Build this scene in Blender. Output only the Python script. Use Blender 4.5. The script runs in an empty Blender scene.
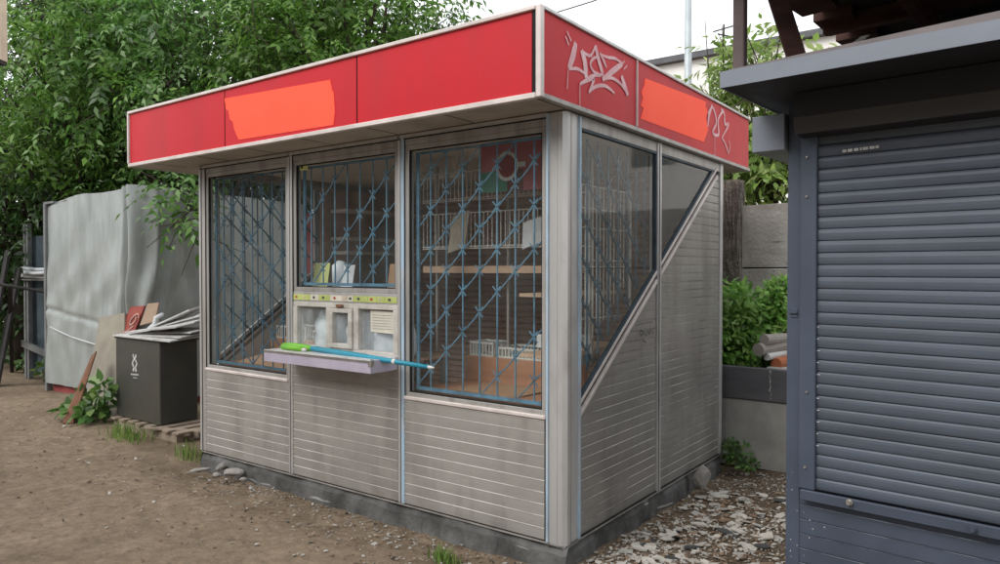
import bpy, bmesh, math, random
import numpy as np
from mathutils import Vector, Matrix
R = math.radians
random.seed(7); rng = np.random.default_rng(11)
C = bpy.context.scene.collection
scn = bpy.context.scene

# ------------------------------------------------------------------ camera geometry (measured from the two vanishing points)
CAM = Vector((2.007, -3.327, 1.6)); FPX = 716.0
PITCH = math.atan(12/716.0); YAW = math.atan2(0.592, 0.806)
FW = Vector((-math.sin(YAW)*math.cos(PITCH), math.cos(YAW)*math.cos(PITCH), -math.sin(PITCH)))
RT = Vector((math.cos(YAW), math.sin(YAW), 0)); UP = RT.cross(FW)
def ray(x, y): return FW + RT*((x-500)/FPX) - UP*((y-282)/FPX)
def on(ax, c, x, y):
    d = ray(x, y); t = (c-CAM[ax])/d[ax]; return CAM + d*t
def at(x, y, dep): return CAM + ray(x, y)*dep

cd = bpy.data.cameras.new('camera'); cam = bpy.data.objects.new('camera', cd); C.objects.link(cam)
cam.location = CAM; cam.rotation_euler = (R(90)-PITCH, 0, YAW)
cd.sensor_width = 36; cd.sensor_fit = 'HORIZONTAL'; cd.lens = 36*FPX/1000; cd.clip_start = .05; cd.clip_end = 2000
scn.camera = cam

# ------------------------------------------------------------------ materials
def mat(name, col, col2=None, scale=4, stretch=(1,1,1), rough=.6, metal=0, bump=0, bscale=40, spec=.4,
        dirt=None, dscale=1.5, damt=.6, dlo=.45, dhi=.7, detail=6, lo=.35, hi=.65, emit=0, bstretch=None, wet=0, speck=None, sscale=60, sth=.72, dstretch=None):
    m = bpy.data.materials.new(name); m.use_nodes = True; nt = m.node_tree; N = nt.nodes; L = nt.links
    P = N['Principled BSDF']; P.inputs['Metallic'].default_value = metal
    P.inputs['Specular IOR Level'].default_value = spec
    tc = N.new('ShaderNodeTexCoord'); mp = N.new('ShaderNodeMapping'); L.new(tc.outputs['Object'], mp.inputs[0]); mp.inputs['Scale'].default_value = stretch
    def noise(s, src=mp, d=detail):
        n = N.new('ShaderNodeTexNoise'); n.inputs['Scale'].default_value = s; n.inputs['Detail'].default_value = d; n.inputs['Roughness'].default_value = .62
        L.new(src.outputs[0], n.inputs['Vector']); return n
    def ramp(src, a, b):
        r = N.new('ShaderNodeMapRange'); r.inputs[1].default_value = a; r.inputs[2].default_value = b; L.new(src, r.inputs[0]); return r.outputs[0]
    def mix(fac, a, b):
        x = N.new('ShaderNodeMix'); x.data_type = 'RGBA'
        if hasattr(fac, 'links'): L.new(fac, x.inputs[0])
        else: x.inputs[0].default_value = fac
        for s, i in ((a, 6), (b, 7)):
            if hasattr(s, 'links'): L.new(s, x.inputs[i])
            else: x.inputs[i].default_value = (*s, 1)
        return x.outputs[2]
    n1 = noise(scale)
    c = mix(ramp(n1.outputs[0], lo, hi), col, col2 or tuple(v*.75 for v in col))
    if dirt:
        dm = mp
        if dstretch:
            dm = N.new('ShaderNodeMapping'); L.new(tc.outputs['Object'], dm.inputs[0]); dm.inputs['Scale'].default_value = dstretch
        n2 = noise(dscale, dm); f = ramp(n2.outputs[0], dlo, dhi)
        ml = N.new('ShaderNodeMath'); ml.operation = 'MULTIPLY'; ml.inputs[1].default_value = damt; L.new(f, ml.inputs[0])
        c = mix(ml.outputs[0], c, dirt)
    if speck:
        n3 = noise(sscale, tc, 3); n3.outputs
        c = mix(ramp(n3.outputs[0], sth, sth+.04), c, speck)
    L.new(c, P.inputs['Base Color'])
    r = N.new('ShaderNodeMapRange'); r.inputs[3].default_value = max(.05, rough-.12); r.inputs[4].default_value = min(1, rough+.12); L.new(n1.outputs[0], r.inputs[0]); L.new(r.outputs[0], P.inputs['Roughness'])
    if bump:
        mb = mp
        if bstretch:
            mb = N.new('ShaderNodeMapping'); L.new(tc.outputs['Object'], mb.inputs[0]); mb.inputs['Scale'].default_value = bstretch
        nb = noise(bscale, mb); b = N.new('ShaderNodeBump'); b.inputs['Strength'].default_value = bump; b.inputs['Distance'].default_value = .02
        L.new(nb.outputs[0], b.inputs['Height']); L.new(b.outputs[0], P.inputs['Normal'])
    if emit:
        L.new(c, P.inputs['Emission Color']); P.inputs['Emission Strength'].default_value = emit
    return m

def leaf_mat(name, cols, trans=.35, rough=.42):
    m = bpy.data.materials.new(name); m.use_nodes = True; nt = m.node_tree; N = nt.nodes; L = nt.links
    P = N['Principled BSDF']; P.inputs['Roughness'].default_value = rough; P.inputs['Specular IOR Level'].default_value = .5
    g = N.new('ShaderNodeNewGeometry'); cr = N.new('ShaderNodeValToRGB'); L.new(g.outputs['Random Per Island'], cr.inputs[0])
    el = cr.color_ramp.elements
    while len(el) < len(cols): el.new(.5)
    for i, c in enumerate(cols): el[i].position = i/(len(cols)-1); el[i].color = (*c, 1)
    # broad light and dark clumps
    tc = N.new('ShaderNodeTexCoord'); n = N.new('ShaderNodeTexNoise'); n.inputs['Scale'].default_value = 1.3; L.new(tc.outputs['Object'], n.inputs[0])
    mr = N.new('ShaderNodeMapRange'); mr.inputs[1].default_value = .35; mr.inputs[2].default_value = .65; mr.inputs[3].default_value = .6; mr.inputs[4].default_value = 1.35; L.new(n.outputs[0], mr.inputs[0])
    mx = N.new('ShaderNodeVectorMath'); mx.operation = 'SCALE'; L.new(cr.outputs[0], mx.inputs[0]); L.new(mr.outputs[0], mx.inputs['Scale'])
    L.new(mx.outputs[0], P.inputs['Base Color'])
    t = N.new('ShaderNodeBsdfTranslucent'); L.new(mx.outputs[0], t.inputs[0])
    ms = N.new('ShaderNodeMixShader'); ms.inputs[0].default_value = trans; L.new(P.outputs[0], ms.inputs[1]); L.new(t.outputs[0], ms.inputs[2])
    L.new(ms.outputs[0], N['Material Output'].inputs[0]); return m

def glass_mat(name, tint=(.95,.97,.97), haze=(.35,.38,.37), hz=.06, gl=1.0):
    m = bpy.data.materials.new(name); m.use_nodes = True; nt = m.node_tree; N = nt.nodes; L = nt.links
    N.remove(N['Principled BSDF'])
    tr = N.new('ShaderNodeBsdfTransparent'); tr.inputs[0].default_value = (*tint, 1)
    gs = N.new('ShaderNodeBsdfGlossy'); gs.inputs['Roughness'].default_value = .03; gs.inputs[0].default_value = (gl,gl,gl,1)
    fr = N.new('ShaderNodeLayerWeight'); fr.inputs[0].default_value = .5     # Schlick: .04 + .9 * facing^5, the same from both sides
    pw = N.new('ShaderNodeMath'); pw.operation = 'POWER'; L.new(fr.outputs['Facing'], pw.inputs[0]); pw.inputs[1].default_value = 5
    ma = N.new('ShaderNodeMath'); ma.operation = 'MULTIPLY_ADD'; L.new(pw.outputs[0], ma.inputs[0]); ma.inputs[1].default_value = .9; ma.inputs[2].default_value = .045
    m1 = N.new('ShaderNodeMixShader'); L.new(ma.outputs[0], m1.inputs[0]); L.new(tr.outputs[0], m1.inputs[1]); L.new(gs.outputs[0], m1.inputs[2])
    df = N.new('ShaderNodeBsdfDiffuse'); df.inputs[0].default_value = (*haze, 1)
    tc = N.new('ShaderNodeTexCoord'); mp = N.new('ShaderNodeMapping'); mp.inputs['Scale'].default_value = (3, 3, 1); L.new(tc.outputs['Object'], mp.inputs[0])
    n = N.new('ShaderNodeTexNoise'); n.inputs['Scale'].default_value = 2.2; n.inputs['Detail'].default_value = 7; L.new(mp.outputs[0], n.inputs[0])
    mr = N.new('ShaderNodeMapRange'); mr.inputs[1].default_value = .3; mr.inputs[2].default_value = .75; mr.inputs[3].default_value = hz*.35; mr.inputs[4].default_value = hz*2; L.new(n.outputs[0], mr.inputs[0])
    m2 = N.new('ShaderNodeMixShader'); L.new(mr.outputs[0], m2.inputs[0]); L.new(m1.outputs[0], m2.inputs[1]); L.new(df.outputs[0], m2.inputs[2])
    L.new(m2.outputs[0], N['Material Output'].inputs[0]); return m

M = {}
M['red'] = mat('red_enamel', (.57,.016,.026), (.52,.017,.026), scale=1.0, rough=.45, spec=.22, dirt=(.36,.035,.038), dscale=1.2, dstretch=(2.2,2.2,.45), damt=.6, dlo=.5, dhi=.8, bump=.03, bscale=2.2, speck=(.42,.12,.12), sscale=34, sth=.77)
M['orange'] = mat('orange_glow_paint', (.93,.10,.052), (.88,.092,.048), scale=2, rough=.6, spec=.2, emit=.18)  # slight glow added, keeps the patches bright on the shaded side too
M['pink'] = mat('pink_spray', (.80,.55,.57), (.66,.34,.36), scale=14, rough=.7, spec=.2)
M['trim'] = mat('pale_trim', (.74,.66,.63), (.62,.55,.52), scale=6, rough=.4, metal=.05, dirt=(.36,.31,.28), dscale=4, damt=.5)
M['alum'] = mat('weathered_aluminium', (.58,.57,.56), (.51,.50,.49), scale=3, stretch=(2,2,.5), rough=.34, metal=.4, dirt=(.27,.24,.22), dscale=3.2, dstretch=(2.5,2.5,1), damt=.5, dlo=.5, dhi=.75, speck=(.2,.17,.15), sscale=40, sth=.74)
M['alumdk'] = mat('dirty_aluminium', (.43,.41,.39), (.37,.35,.33), scale=3, stretch=(2,2,.6), rough=.4, metal=.25, dirt=(.15,.13,.115), dscale=2.5, dstretch=(4,4,.6), damt=.6, dlo=.47, dhi=.72)
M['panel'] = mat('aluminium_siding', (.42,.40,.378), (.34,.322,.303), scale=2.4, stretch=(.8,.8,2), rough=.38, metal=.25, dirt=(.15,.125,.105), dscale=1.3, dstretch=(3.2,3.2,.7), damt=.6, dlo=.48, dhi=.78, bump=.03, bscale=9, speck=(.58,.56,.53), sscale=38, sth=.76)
M['panel_shaded'] = mat('aluminium_siding_shaded', (.34,.325,.305), (.27,.257,.24), scale=2.4, stretch=(.8,.8,2), rough=.36, metal=.25, dirt=(.15,.14,.126), dscale=1.3, dstretch=(3.2,3.2,.7), damt=.75, dlo=.46, dhi=.74, bump=.03, bscale=9, speck=(.66,.66,.64), sscale=34, sth=.74)  # darker copy of the siding, shade of the side wall put into its colour
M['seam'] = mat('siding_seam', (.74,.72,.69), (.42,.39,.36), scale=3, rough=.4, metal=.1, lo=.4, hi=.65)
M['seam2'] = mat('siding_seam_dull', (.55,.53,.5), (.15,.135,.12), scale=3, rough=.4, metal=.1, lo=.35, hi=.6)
M['bluetrim'] = mat('blue_flaked_trim', (.52,.54,.56), (.40,.55,.68), scale=4, stretch=(3,3,.6), rough=.45, metal=.1, dirt=(.25,.2,.17), dscale=6, damt=.5, lo=.36, hi=.5)
M['white'] = mat('white_paint_worn', (.60,.58,.54), (.46,.43,.38), scale=10, rough=.5, dirt=(.2,.13,.08), dscale=7, damt=.55, dlo=.52, dhi=.7)
M['soffit'] = mat('soffit_board', (.46,.40,.34), (.38,.33,.28), scale=3, rough=.6, dirt=(.20,.17,.14), dscale=2, damt=.5)
M['black'] = mat('black_gap', (.012,.012,.012), rough=.9)
M['roof'] = mat('roof_felt', (.06,.06,.06), (.09,.085,.08), scale=4, rough=.9)
M['concrete'] = mat('plinth_concrete', (.175,.172,.168), (.095,.094,.09), scale=4.5, rough=.95, spec=.1, dirt=(.035,.032,.03), dscale=2.4, damt=.8, bump=.8, bscale=14, speck=(.38,.37,.35), sscale=5, sth=.64)
M['concrete_lt'] = mat('fence_concrete', (.50,.475,.44), (.41,.39,.355), scale=3, rough=.95, spec=.1, dirt=(.24,.215,.185), dscale=1.6, damt=.7, bump=.5, bscale=26, speck=(.2,.18,.155), sscale=22, sth=.66)
M['post_concrete'] = mat('crumbling_concrete', (.25,.225,.195), (.16,.14,.12), scale=9, rough=.95, spec=.1, dirt=(.09,.075,.06), dscale=5, damt=.7, bump=1.0, bscale=30, speck=(.42,.39,.35), sscale=26, sth=.64)
M['stone'] = mat('rubble_stone', (.36,.34,.31), (.24,.22,.2), scale=12, rough=.9, bump=.5, bscale=18)
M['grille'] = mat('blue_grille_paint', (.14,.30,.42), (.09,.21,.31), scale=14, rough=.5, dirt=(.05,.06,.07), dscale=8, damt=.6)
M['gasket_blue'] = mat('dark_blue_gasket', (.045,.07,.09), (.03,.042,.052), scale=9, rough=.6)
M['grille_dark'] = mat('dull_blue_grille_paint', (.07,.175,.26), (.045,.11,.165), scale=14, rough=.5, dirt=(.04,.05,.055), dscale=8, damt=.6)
M['glass'] = glass_mat('window_glass', hz=.04)  # diffuse haze raised to suggest soft reflections in the front panes
M['glass_dirty'] = glass_mat('dirty_window_glass', tint=(.82,.86,.86), haze=(.30,.33,.33), hz=.035)
M['glass_hatch'] = glass_mat('hatch_glass', haze=(.62,.66,.68), hz=.22)
M['brown'] = mat('brown_shutter', (.62,.42,.33), (.5,.33,.255), scale=5, stretch=(.5,1,5), rough=.5)
M['wood'] = mat('orange_brown_wood', (.50,.26,.15), (.40,.195,.11), scale=6, stretch=(.4,2,2), rough=.5, spec=.4, dirt=(.25,.13,.08), dscale=3, damt=.5)
M['tanwood'] = mat('tan_wood', (.58,.40,.28), (.48,.32,.21), scale=7, stretch=(.4,3,3), rough=.6)
M['card'] = mat('cardboard', (.44,.27,.16), (.37,.22,.13), scale=4, rough=.8)
M['wire'] = mat('chromed_wire', (.80,.76,.70), (.66,.62,.56), scale=20, rough=.5)
M['plastic'] = mat('white_plastic', (.72,.71,.67), (.6,.59,.54), scale=6, rough=.5)
M['paper'] = mat('old_paper', (.70,.66,.55), (.6,.56,.46), scale=9, rough=.85)
M['paperw'] = mat('white_paper', (.75,.76,.76), (.66,.68,.7), scale=9, rough=.85)
M['kraft'] = mat('kraft_paper', (.60,.52,.42), (.46,.39,.3), scale=9, rough=.85)
M['yellow'] = mat('pale_yellow_card', (.72,.74,.32), (.62,.66,.25), scale=6, rough=.7)
M['inner'] = mat('interior_wall', (.62,.56,.50), (.52,.47,.42), scale=3, rough=.8)
M['floorin'] = mat('interior_floor', (.42,.30,.20), (.34,.24,.16), rough=.6); M['ceiling'] = mat('ceiling_paint', (.72,.70,.66), (.66,.63,.58), rough=.7)
M['poster_red'] = mat('poster_red', (.50,.15,.16), (.40,.11,.12), scale=3, rough=.5)
M['poster_green'] = mat('poster_green', (.10,.28,.20), (.08,.22,.16), scale=3, rough=.5)
M['poster_brown'] = mat('poster_brown', (.16,.05,.035), rough=.5)
M['bag'] = mat('translucent_bag', (.80,.84,.87), (.66,.72,.77), scale=8, rough=.35)
M['counter'] = mat('counter_laminate', (.50,.455,.56), (.43,.395,.48), scale=5, rough=.45, dirt=(.28,.25,.28), dscale=4, damt=.4)
M['counter_top'] = mat('counter_top_worn', (.74,.71,.71), (.55,.52,.52), scale=6, rough=.4, dirt=(.28,.25,.24), dscale=3, damt=.6)
M['steel'] = mat('bright_steel', (.6,.58,.55), (.4,.38,.36), scale=12, rough=.3, metal=.8)
M['teal'] = mat('teal_plastic', (.03,.30,.42), (.025,.24,.34), scale=6, stretch=(1,6,6), rough=.4)
M['green'] = mat('lime_plastic', (.19,.50,.035), (.15,.42,.03), scale=9, rough=.4)
M['greyblue'] = mat('blue_grey_paint', (.076,.093,.130), (.06,.075,.105), scale=3, rough=.45, spec=.35, dirt=(.04,.047,.063), dscale=1.4, damt=.6, speck=(.45,.47,.5), sscale=34, sth=.80)
M['shutter'] = mat('blue_grey_shutter', (.096,.114,.146), (.08,.096,.124), scale=2.2, stretch=(1,1,.4), rough=.45, spec=.35, dirt=(.055,.063,.078), dscale=1.5, dstretch=(.8,1,6), damt=.75, dlo=.42, speck=(.5,.52,.55), sscale=26, sth=.8, bump=.03, bscale=5)
M['canopy'] = mat('canopy_grey', (.24,.27,.325), (.19,.212,.255), scale=2.5, stretch=(.5,1,1), rough=.42, dirt=(.14,.14,.15), dscale=2, damt=.4)
M['canopy_up'] = mat('canopy_weathered', (.22,.19,.19), (.16,.14,.14), scale=6, rough=.7)
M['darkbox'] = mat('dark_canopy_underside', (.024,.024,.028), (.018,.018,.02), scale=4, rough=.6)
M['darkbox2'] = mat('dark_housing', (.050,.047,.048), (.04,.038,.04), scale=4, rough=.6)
M['rustwood'] = mat('rusty_brown_timber', (.085,.045,.038), (.05,.028,.025), scale=8, stretch=(.4,2,2), rough=.85, spec=.1, dirt=(.02,.016,.014), dscale=3, damt=.7)
M['rustpost'] = mat('brown_painted_steel', (.12,.085,.085), (.09,.06,.06), scale=9, rough=.6)
M['tarp'] = mat('grey_tarpaulin', (.35,.375,.365), (.29,.315,.305), scale=2, rough=.32, spec=.5, dirt=(.25,.27,.26), dscale=1.4, dstretch=(1.6,1.6,.5), damt=.65, bump=.9, bscale=3.2, bstretch=(2.4,2.4,.55))
M['postgrey'] = mat('grey_steel_post', (.20,.21,.21), (.14,.145,.145), scale=8, rough=.6)
M['redbase'] = mat('faded_red_board', (.36,.075,.07), (.28,.05,.05), scale=4, rough=.7)
M['chest'] = mat('dark_chest_metal', (.062,.062,.055), (.044,.044,.039), scale=2, rough=.38, spec=.45, dirt=(.11,.097,.075), dscale=1.2, damt=.55, speck=(.2,.18,.15), sscale=40, sth=.78)
M['chestside'] = M['chest']
M['decal'] = mat('white_decal', (.66,.66,.65), (.45,.45,.44), scale=30, rough=.6)
M['palletwood'] = mat('pale_pallet_wood', (.34,.27,.21), (.22,.17,.13), scale=7, rough=.85)
M['whiteboard'] = mat('white_board', (.62,.62,.61), (.47,.46,.45), scale=4, rough=.6, dirt=(.2,.19,.18), dscale=5, damt=.5, dlo=.5)
M['beige'] = mat('beige_board', (.30,.275,.22), (.245,.22,.175), scale=3, rough=.7, dirt=(.16,.13,.1), dscale=1.4, damt=.5)
M['beigedk'] = mat('brown_board_edge', (.22,.10,.055), (.15,.07,.04), scale=6, rough=.8)
M['tanboard'] = mat('tan_board', (.34,.24,.17), rough=.8)
M['redboard'] = mat('red_picture', (.30,.05,.03), (.2,.03,.02), scale=8, rough=.6)
M['bluefence'] = mat('blue_grey_sheet', (.10,.135,.16), (.06,.085,.105), scale=3, rough=.6, dirt=(.035,.045,.05), dscale=2, damt=.6)
M['darkwood'] = mat('dark_plank', (.035,.033,.03), (.022,.02,.02), scale=6, rough=.8)
M['whitepipe'] = mat('white_pipe', (.62,.64,.66), rough=.5)
M['bark'] = mat('bark', (.085,.065,.05), (.05,.04,.03), scale=9, stretch=(1,1,.3), rough=.95, bump=.6, bscale=12)
M['leafA'] = leaf_mat('leaf_green', [(.05,.12,.018), (.10,.22,.03), (.16,.31,.05), (.27,.42,.13)], trans=.42)
M['leafB'] = leaf_mat('leaf_blue_green', [(.04,.10,.022), (.08,.19,.035), (.13,.27,.055), (.23,.38,.13)], trans=.42)
M['leafD'] = leaf_mat('leaf_dark', [(.025,.06,.015), (.045,.11,.025), (.08,.16,.04)])
M['leafR'] = leaf_mat('leaf_olive', [(.12,.20,.04), (.19,.30,.065), (.28,.40,.10), (.42,.50,.20)], trans=.45)
M['creeper'] = leaf_mat('creeper_leaf', [(.11,.27,.04), (.19,.40,.07), (.29,.52,.11), (.42,.60,.19)], trans=.38)
M['weed'] = leaf_mat('weed_leaf', [(.05,.12,.025), (.08,.18,.04), (.12,.24,.05), (.2,.28,.07)])
M['grass'] = leaf_mat('grass_blade', [(.11,.22,.04), (.17,.32,.06), (.28,.4,.1), (.38,.4,.16)])
M['farwall'] = mat('far_white_wall', (.80,.78,.75), (.72,.70,.67), scale=.6, rough=.8)
M['farroof'] = mat('far_roof_edge', (.12,.12,.13), rough=.8)
M['galv'] = mat('galvanised_pole', (.46,.50,.52), (.38,.42,.44), scale=5, rough=.5, metal=.2)
M['cable'] = mat('black_cable', (.03,.03,.03), rough=.7)
M['planter_top'] = mat('dark_grey_band', (.13,.13,.14), (.095,.095,.105), scale=4, stretch=(.6,1,2), rough=.5, dirt=(.06,.06,.065), dscale=3, damt=.5)
M['planter'] = mat('grey_planter_wall', (.42,.41,.385), (.34,.33,.305), scale=4, stretch=(1,1,.8), rough=.85, dirt=(.2,.185,.16), dscale=2.5, damt=.6, bump=.2, bscale=25)
M['clay'] = mat('clay_pipe', (.40,.13,.06), rough=.8)
M['greypipe'] = mat('grey_roll', (.33,.30,.27), (.26,.235,.21), scale=7, rough=.85)
M['signcream'] = mat('sign_cream', (.72,.62,.46), rough=.6)

# ------------------------------------------------------------------ mesh builder
class MB:
    def __init__(s): s.v = []; s.f = []; s.m = []
    def add(s, vs, fs, mi=0):
        b = len(s.v); s.v += [tuple(v) for v in vs]; s.f += [tuple(i+b for i in f) for f in fs]; s.m += [mi]*len(fs); return s
    def box(s, x0, x1, y0, y1, z0, z1, mi=0):
        return s.add([(x0,y0,z0),(x1,y0,z0),(x1,y1,z0),(x0,y1,z0),(x0,y0,z1),(x1,y0,z1),(x1,y1,z1),(x0,y1,z1)],
                     [(3,2,1,0),(4,5,6,7),(0,1,5,4),(1,2,6,5),(2,3,7,6),(3,0,4,7)], mi)
    def bar(s, p, q, w, h, mi=0, up=(0,0,1)):
        p = Vector(p); q = Vector(q); d = (q-p).normalized(); u = Vector(up)
        if abs(d.dot(u)) > .98: u = Vector((0,1,0))
        r = d.cross(u).normalized(); u = r.cross(d).normalized(); r *= w/2; u *= h/2
        return s.add([p-r-u,p+r-u,p+r+u,p-r+u,q-r-u,q+r-u,q+r+u,q-r+u], [(0,1,2,3),(7,6,5,4),(1,0,4,5),(2,1,5,6),(3,2,6,7),(0,3,7,4)], mi)
    def slab(s, a, b, c, d, t, mi=0):
        a, b, c, d = map(Vector, (a,b,c,d)); n = (b-a).cross(d-a).normalized()*t
        return s.add([a,b,c,d,a+n,b+n,c+n,d+n], [(3,2,1,0),(4,5,6,7),(0,1,5,4),(1,2,6,5),(2,3,7,6),(3,0,4,7)], mi)
    def tube(s, pts, r, n=8, mi=0, cap=True):
        pts = [Vector(p) for p in pts]; rs = r if isinstance(r, (list,tuple)) else [r]*len(pts); rings = []; ref = None
        for i, p in enumerate(pts):
            t = (pts[min(i+1,len(pts)-1)]-pts[max(i-1,0)]).normalized()
            if ref is None: ref = Vector((0,0,1)) if abs(t.z) < .9 else Vector((1,0,0))
            u = (ref - t*ref.dot(t)).normalized(); ref = u; w = t.cross(u)
            rings.append([p + (u*math.cos(2*math.pi*k/n) + w*math.sin(2*math.pi*k/n))*rs[i] for k in range(n)])
        vs = [v for g in rings for v in g]; fs = []
        for i in range(len(pts)-1):
            for k in range(n):
                a = i*n+k; b = i*n+(k+1)%n; fs.append((a,b,b+n,a+n))
        if cap: fs.append(tuple(range(n-1,-1,-1))); fs.append(tuple((len(pts)-1)*n+k for k in range(n)))
        return s.add(vs, fs, mi)
    def prism(s, poly, vec, mi=0):
        n = len(poly); vec = Vector(vec); a = [Vector(p) for p in poly]; vs = a + [p+vec for p in a]
        fs = [tuple(range(n-1,-1,-1)), tuple(range(n, 2*n))] + [(i,(i+1)%n,(i+1)%n+n,i+n) for i in range(n)]
        return s.add(vs, fs, mi)
    def ribbon(s, pts, w, nrm, mi=0):
        """flat painted stroke: polyline of 3D points on a plane with normal nrm"""
        nrm = Vector(nrm); pts = [Vector(p) for p in pts]; ws = w if isinstance(w,(list,tuple)) else [w]*len(pts); vs = []; fs = []
        for i, p in enumerate(pts):
            t = (pts[min(i+1,len(pts)-1)]-pts[max(i-1,0)]).normalized(); sd = t.cross(nrm).normalized()*ws[i]/2
            vs += [p-sd, p+sd]
        for i in range(len(pts)-1): fs.append((2*i,2*i+1,2*i+3,2*i+2))
        return s.add(vs, fs, mi)
    def build(s, name, mats, parent=None, bevel=0, smooth=False, local=False, label=None, cat=None, group=None, kind=None, recenter=True, seg=1):
        me = bpy.data.meshes.new(name); me.from_pydata(s.v, [], s.f)
        mats = mats if isinstance(mats, (list,tuple)) else [mats]
        for m in mats: me.materials.append(M[m] if isinstance(m, str) else m)
        me.polygons.foreach_set('material_index', s.m); me.update()
        bm = bmesh.new(); bm.from_mesh(me); bmesh.ops.recalc_face_normals(bm, faces=bm.faces); bm.to_mesh(me); bm.free()
        if smooth: me.polygons.foreach_set('use_smooth', [True]*len(me.polygons))
        return link(me, name, parent, bevel, local, label, cat, group, kind, recenter, seg)

def link(me, name, parent=None, bevel=0, local=False, label=None, cat=None, group=None, kind=None, recenter=True, seg=1):
    o = bpy.data.objects.new(name, me); C.objects.link(o)
    if parent:
        root = parent
        while root.parent: root = root.parent
        if not local:
            mw = Matrix.Translation(root.location) @ root.rotation_euler.to_matrix().to_4x4(); me.transform(mw.inverted())
        o.parent = parent
    elif recenter:
        co = np.empty(len(me.vertices)*3); me.vertices.foreach_get('co', co); co = co.reshape(-1,3)
        mn = co.min(0); mx = co.max(0); c = Vector(((mn[0]+mx[0])/2, (mn[1]+mx[1])/2, mn[2])); me.transform(Matrix.Translation(-c)); o.location = c
    if bevel:
        b = o.modifiers.new('bevel', 'BEVEL'); b.width = bevel; b.segments = seg; b.limit_method = 'ANGLE'; b.angle_limit = R(40)
    tag(o, label, cat, group, kind); return o
def tag(o, label=None, cat=None, group=None, kind=None):
    if label: o['label'] = label
    if cat: o['category'] = cat
    if group: o['group'] = group
    if kind: o['kind'] = kind
def thing(name, loc, label, cat, group=None, rz=0):
    o = bpy.data.objects.new(name, None); C.objects.link(o); o.location = loc; o.rotation_euler = (0,0,rz); o.empty_display_size = .1
    tag(o, label, cat, group); return o

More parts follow.
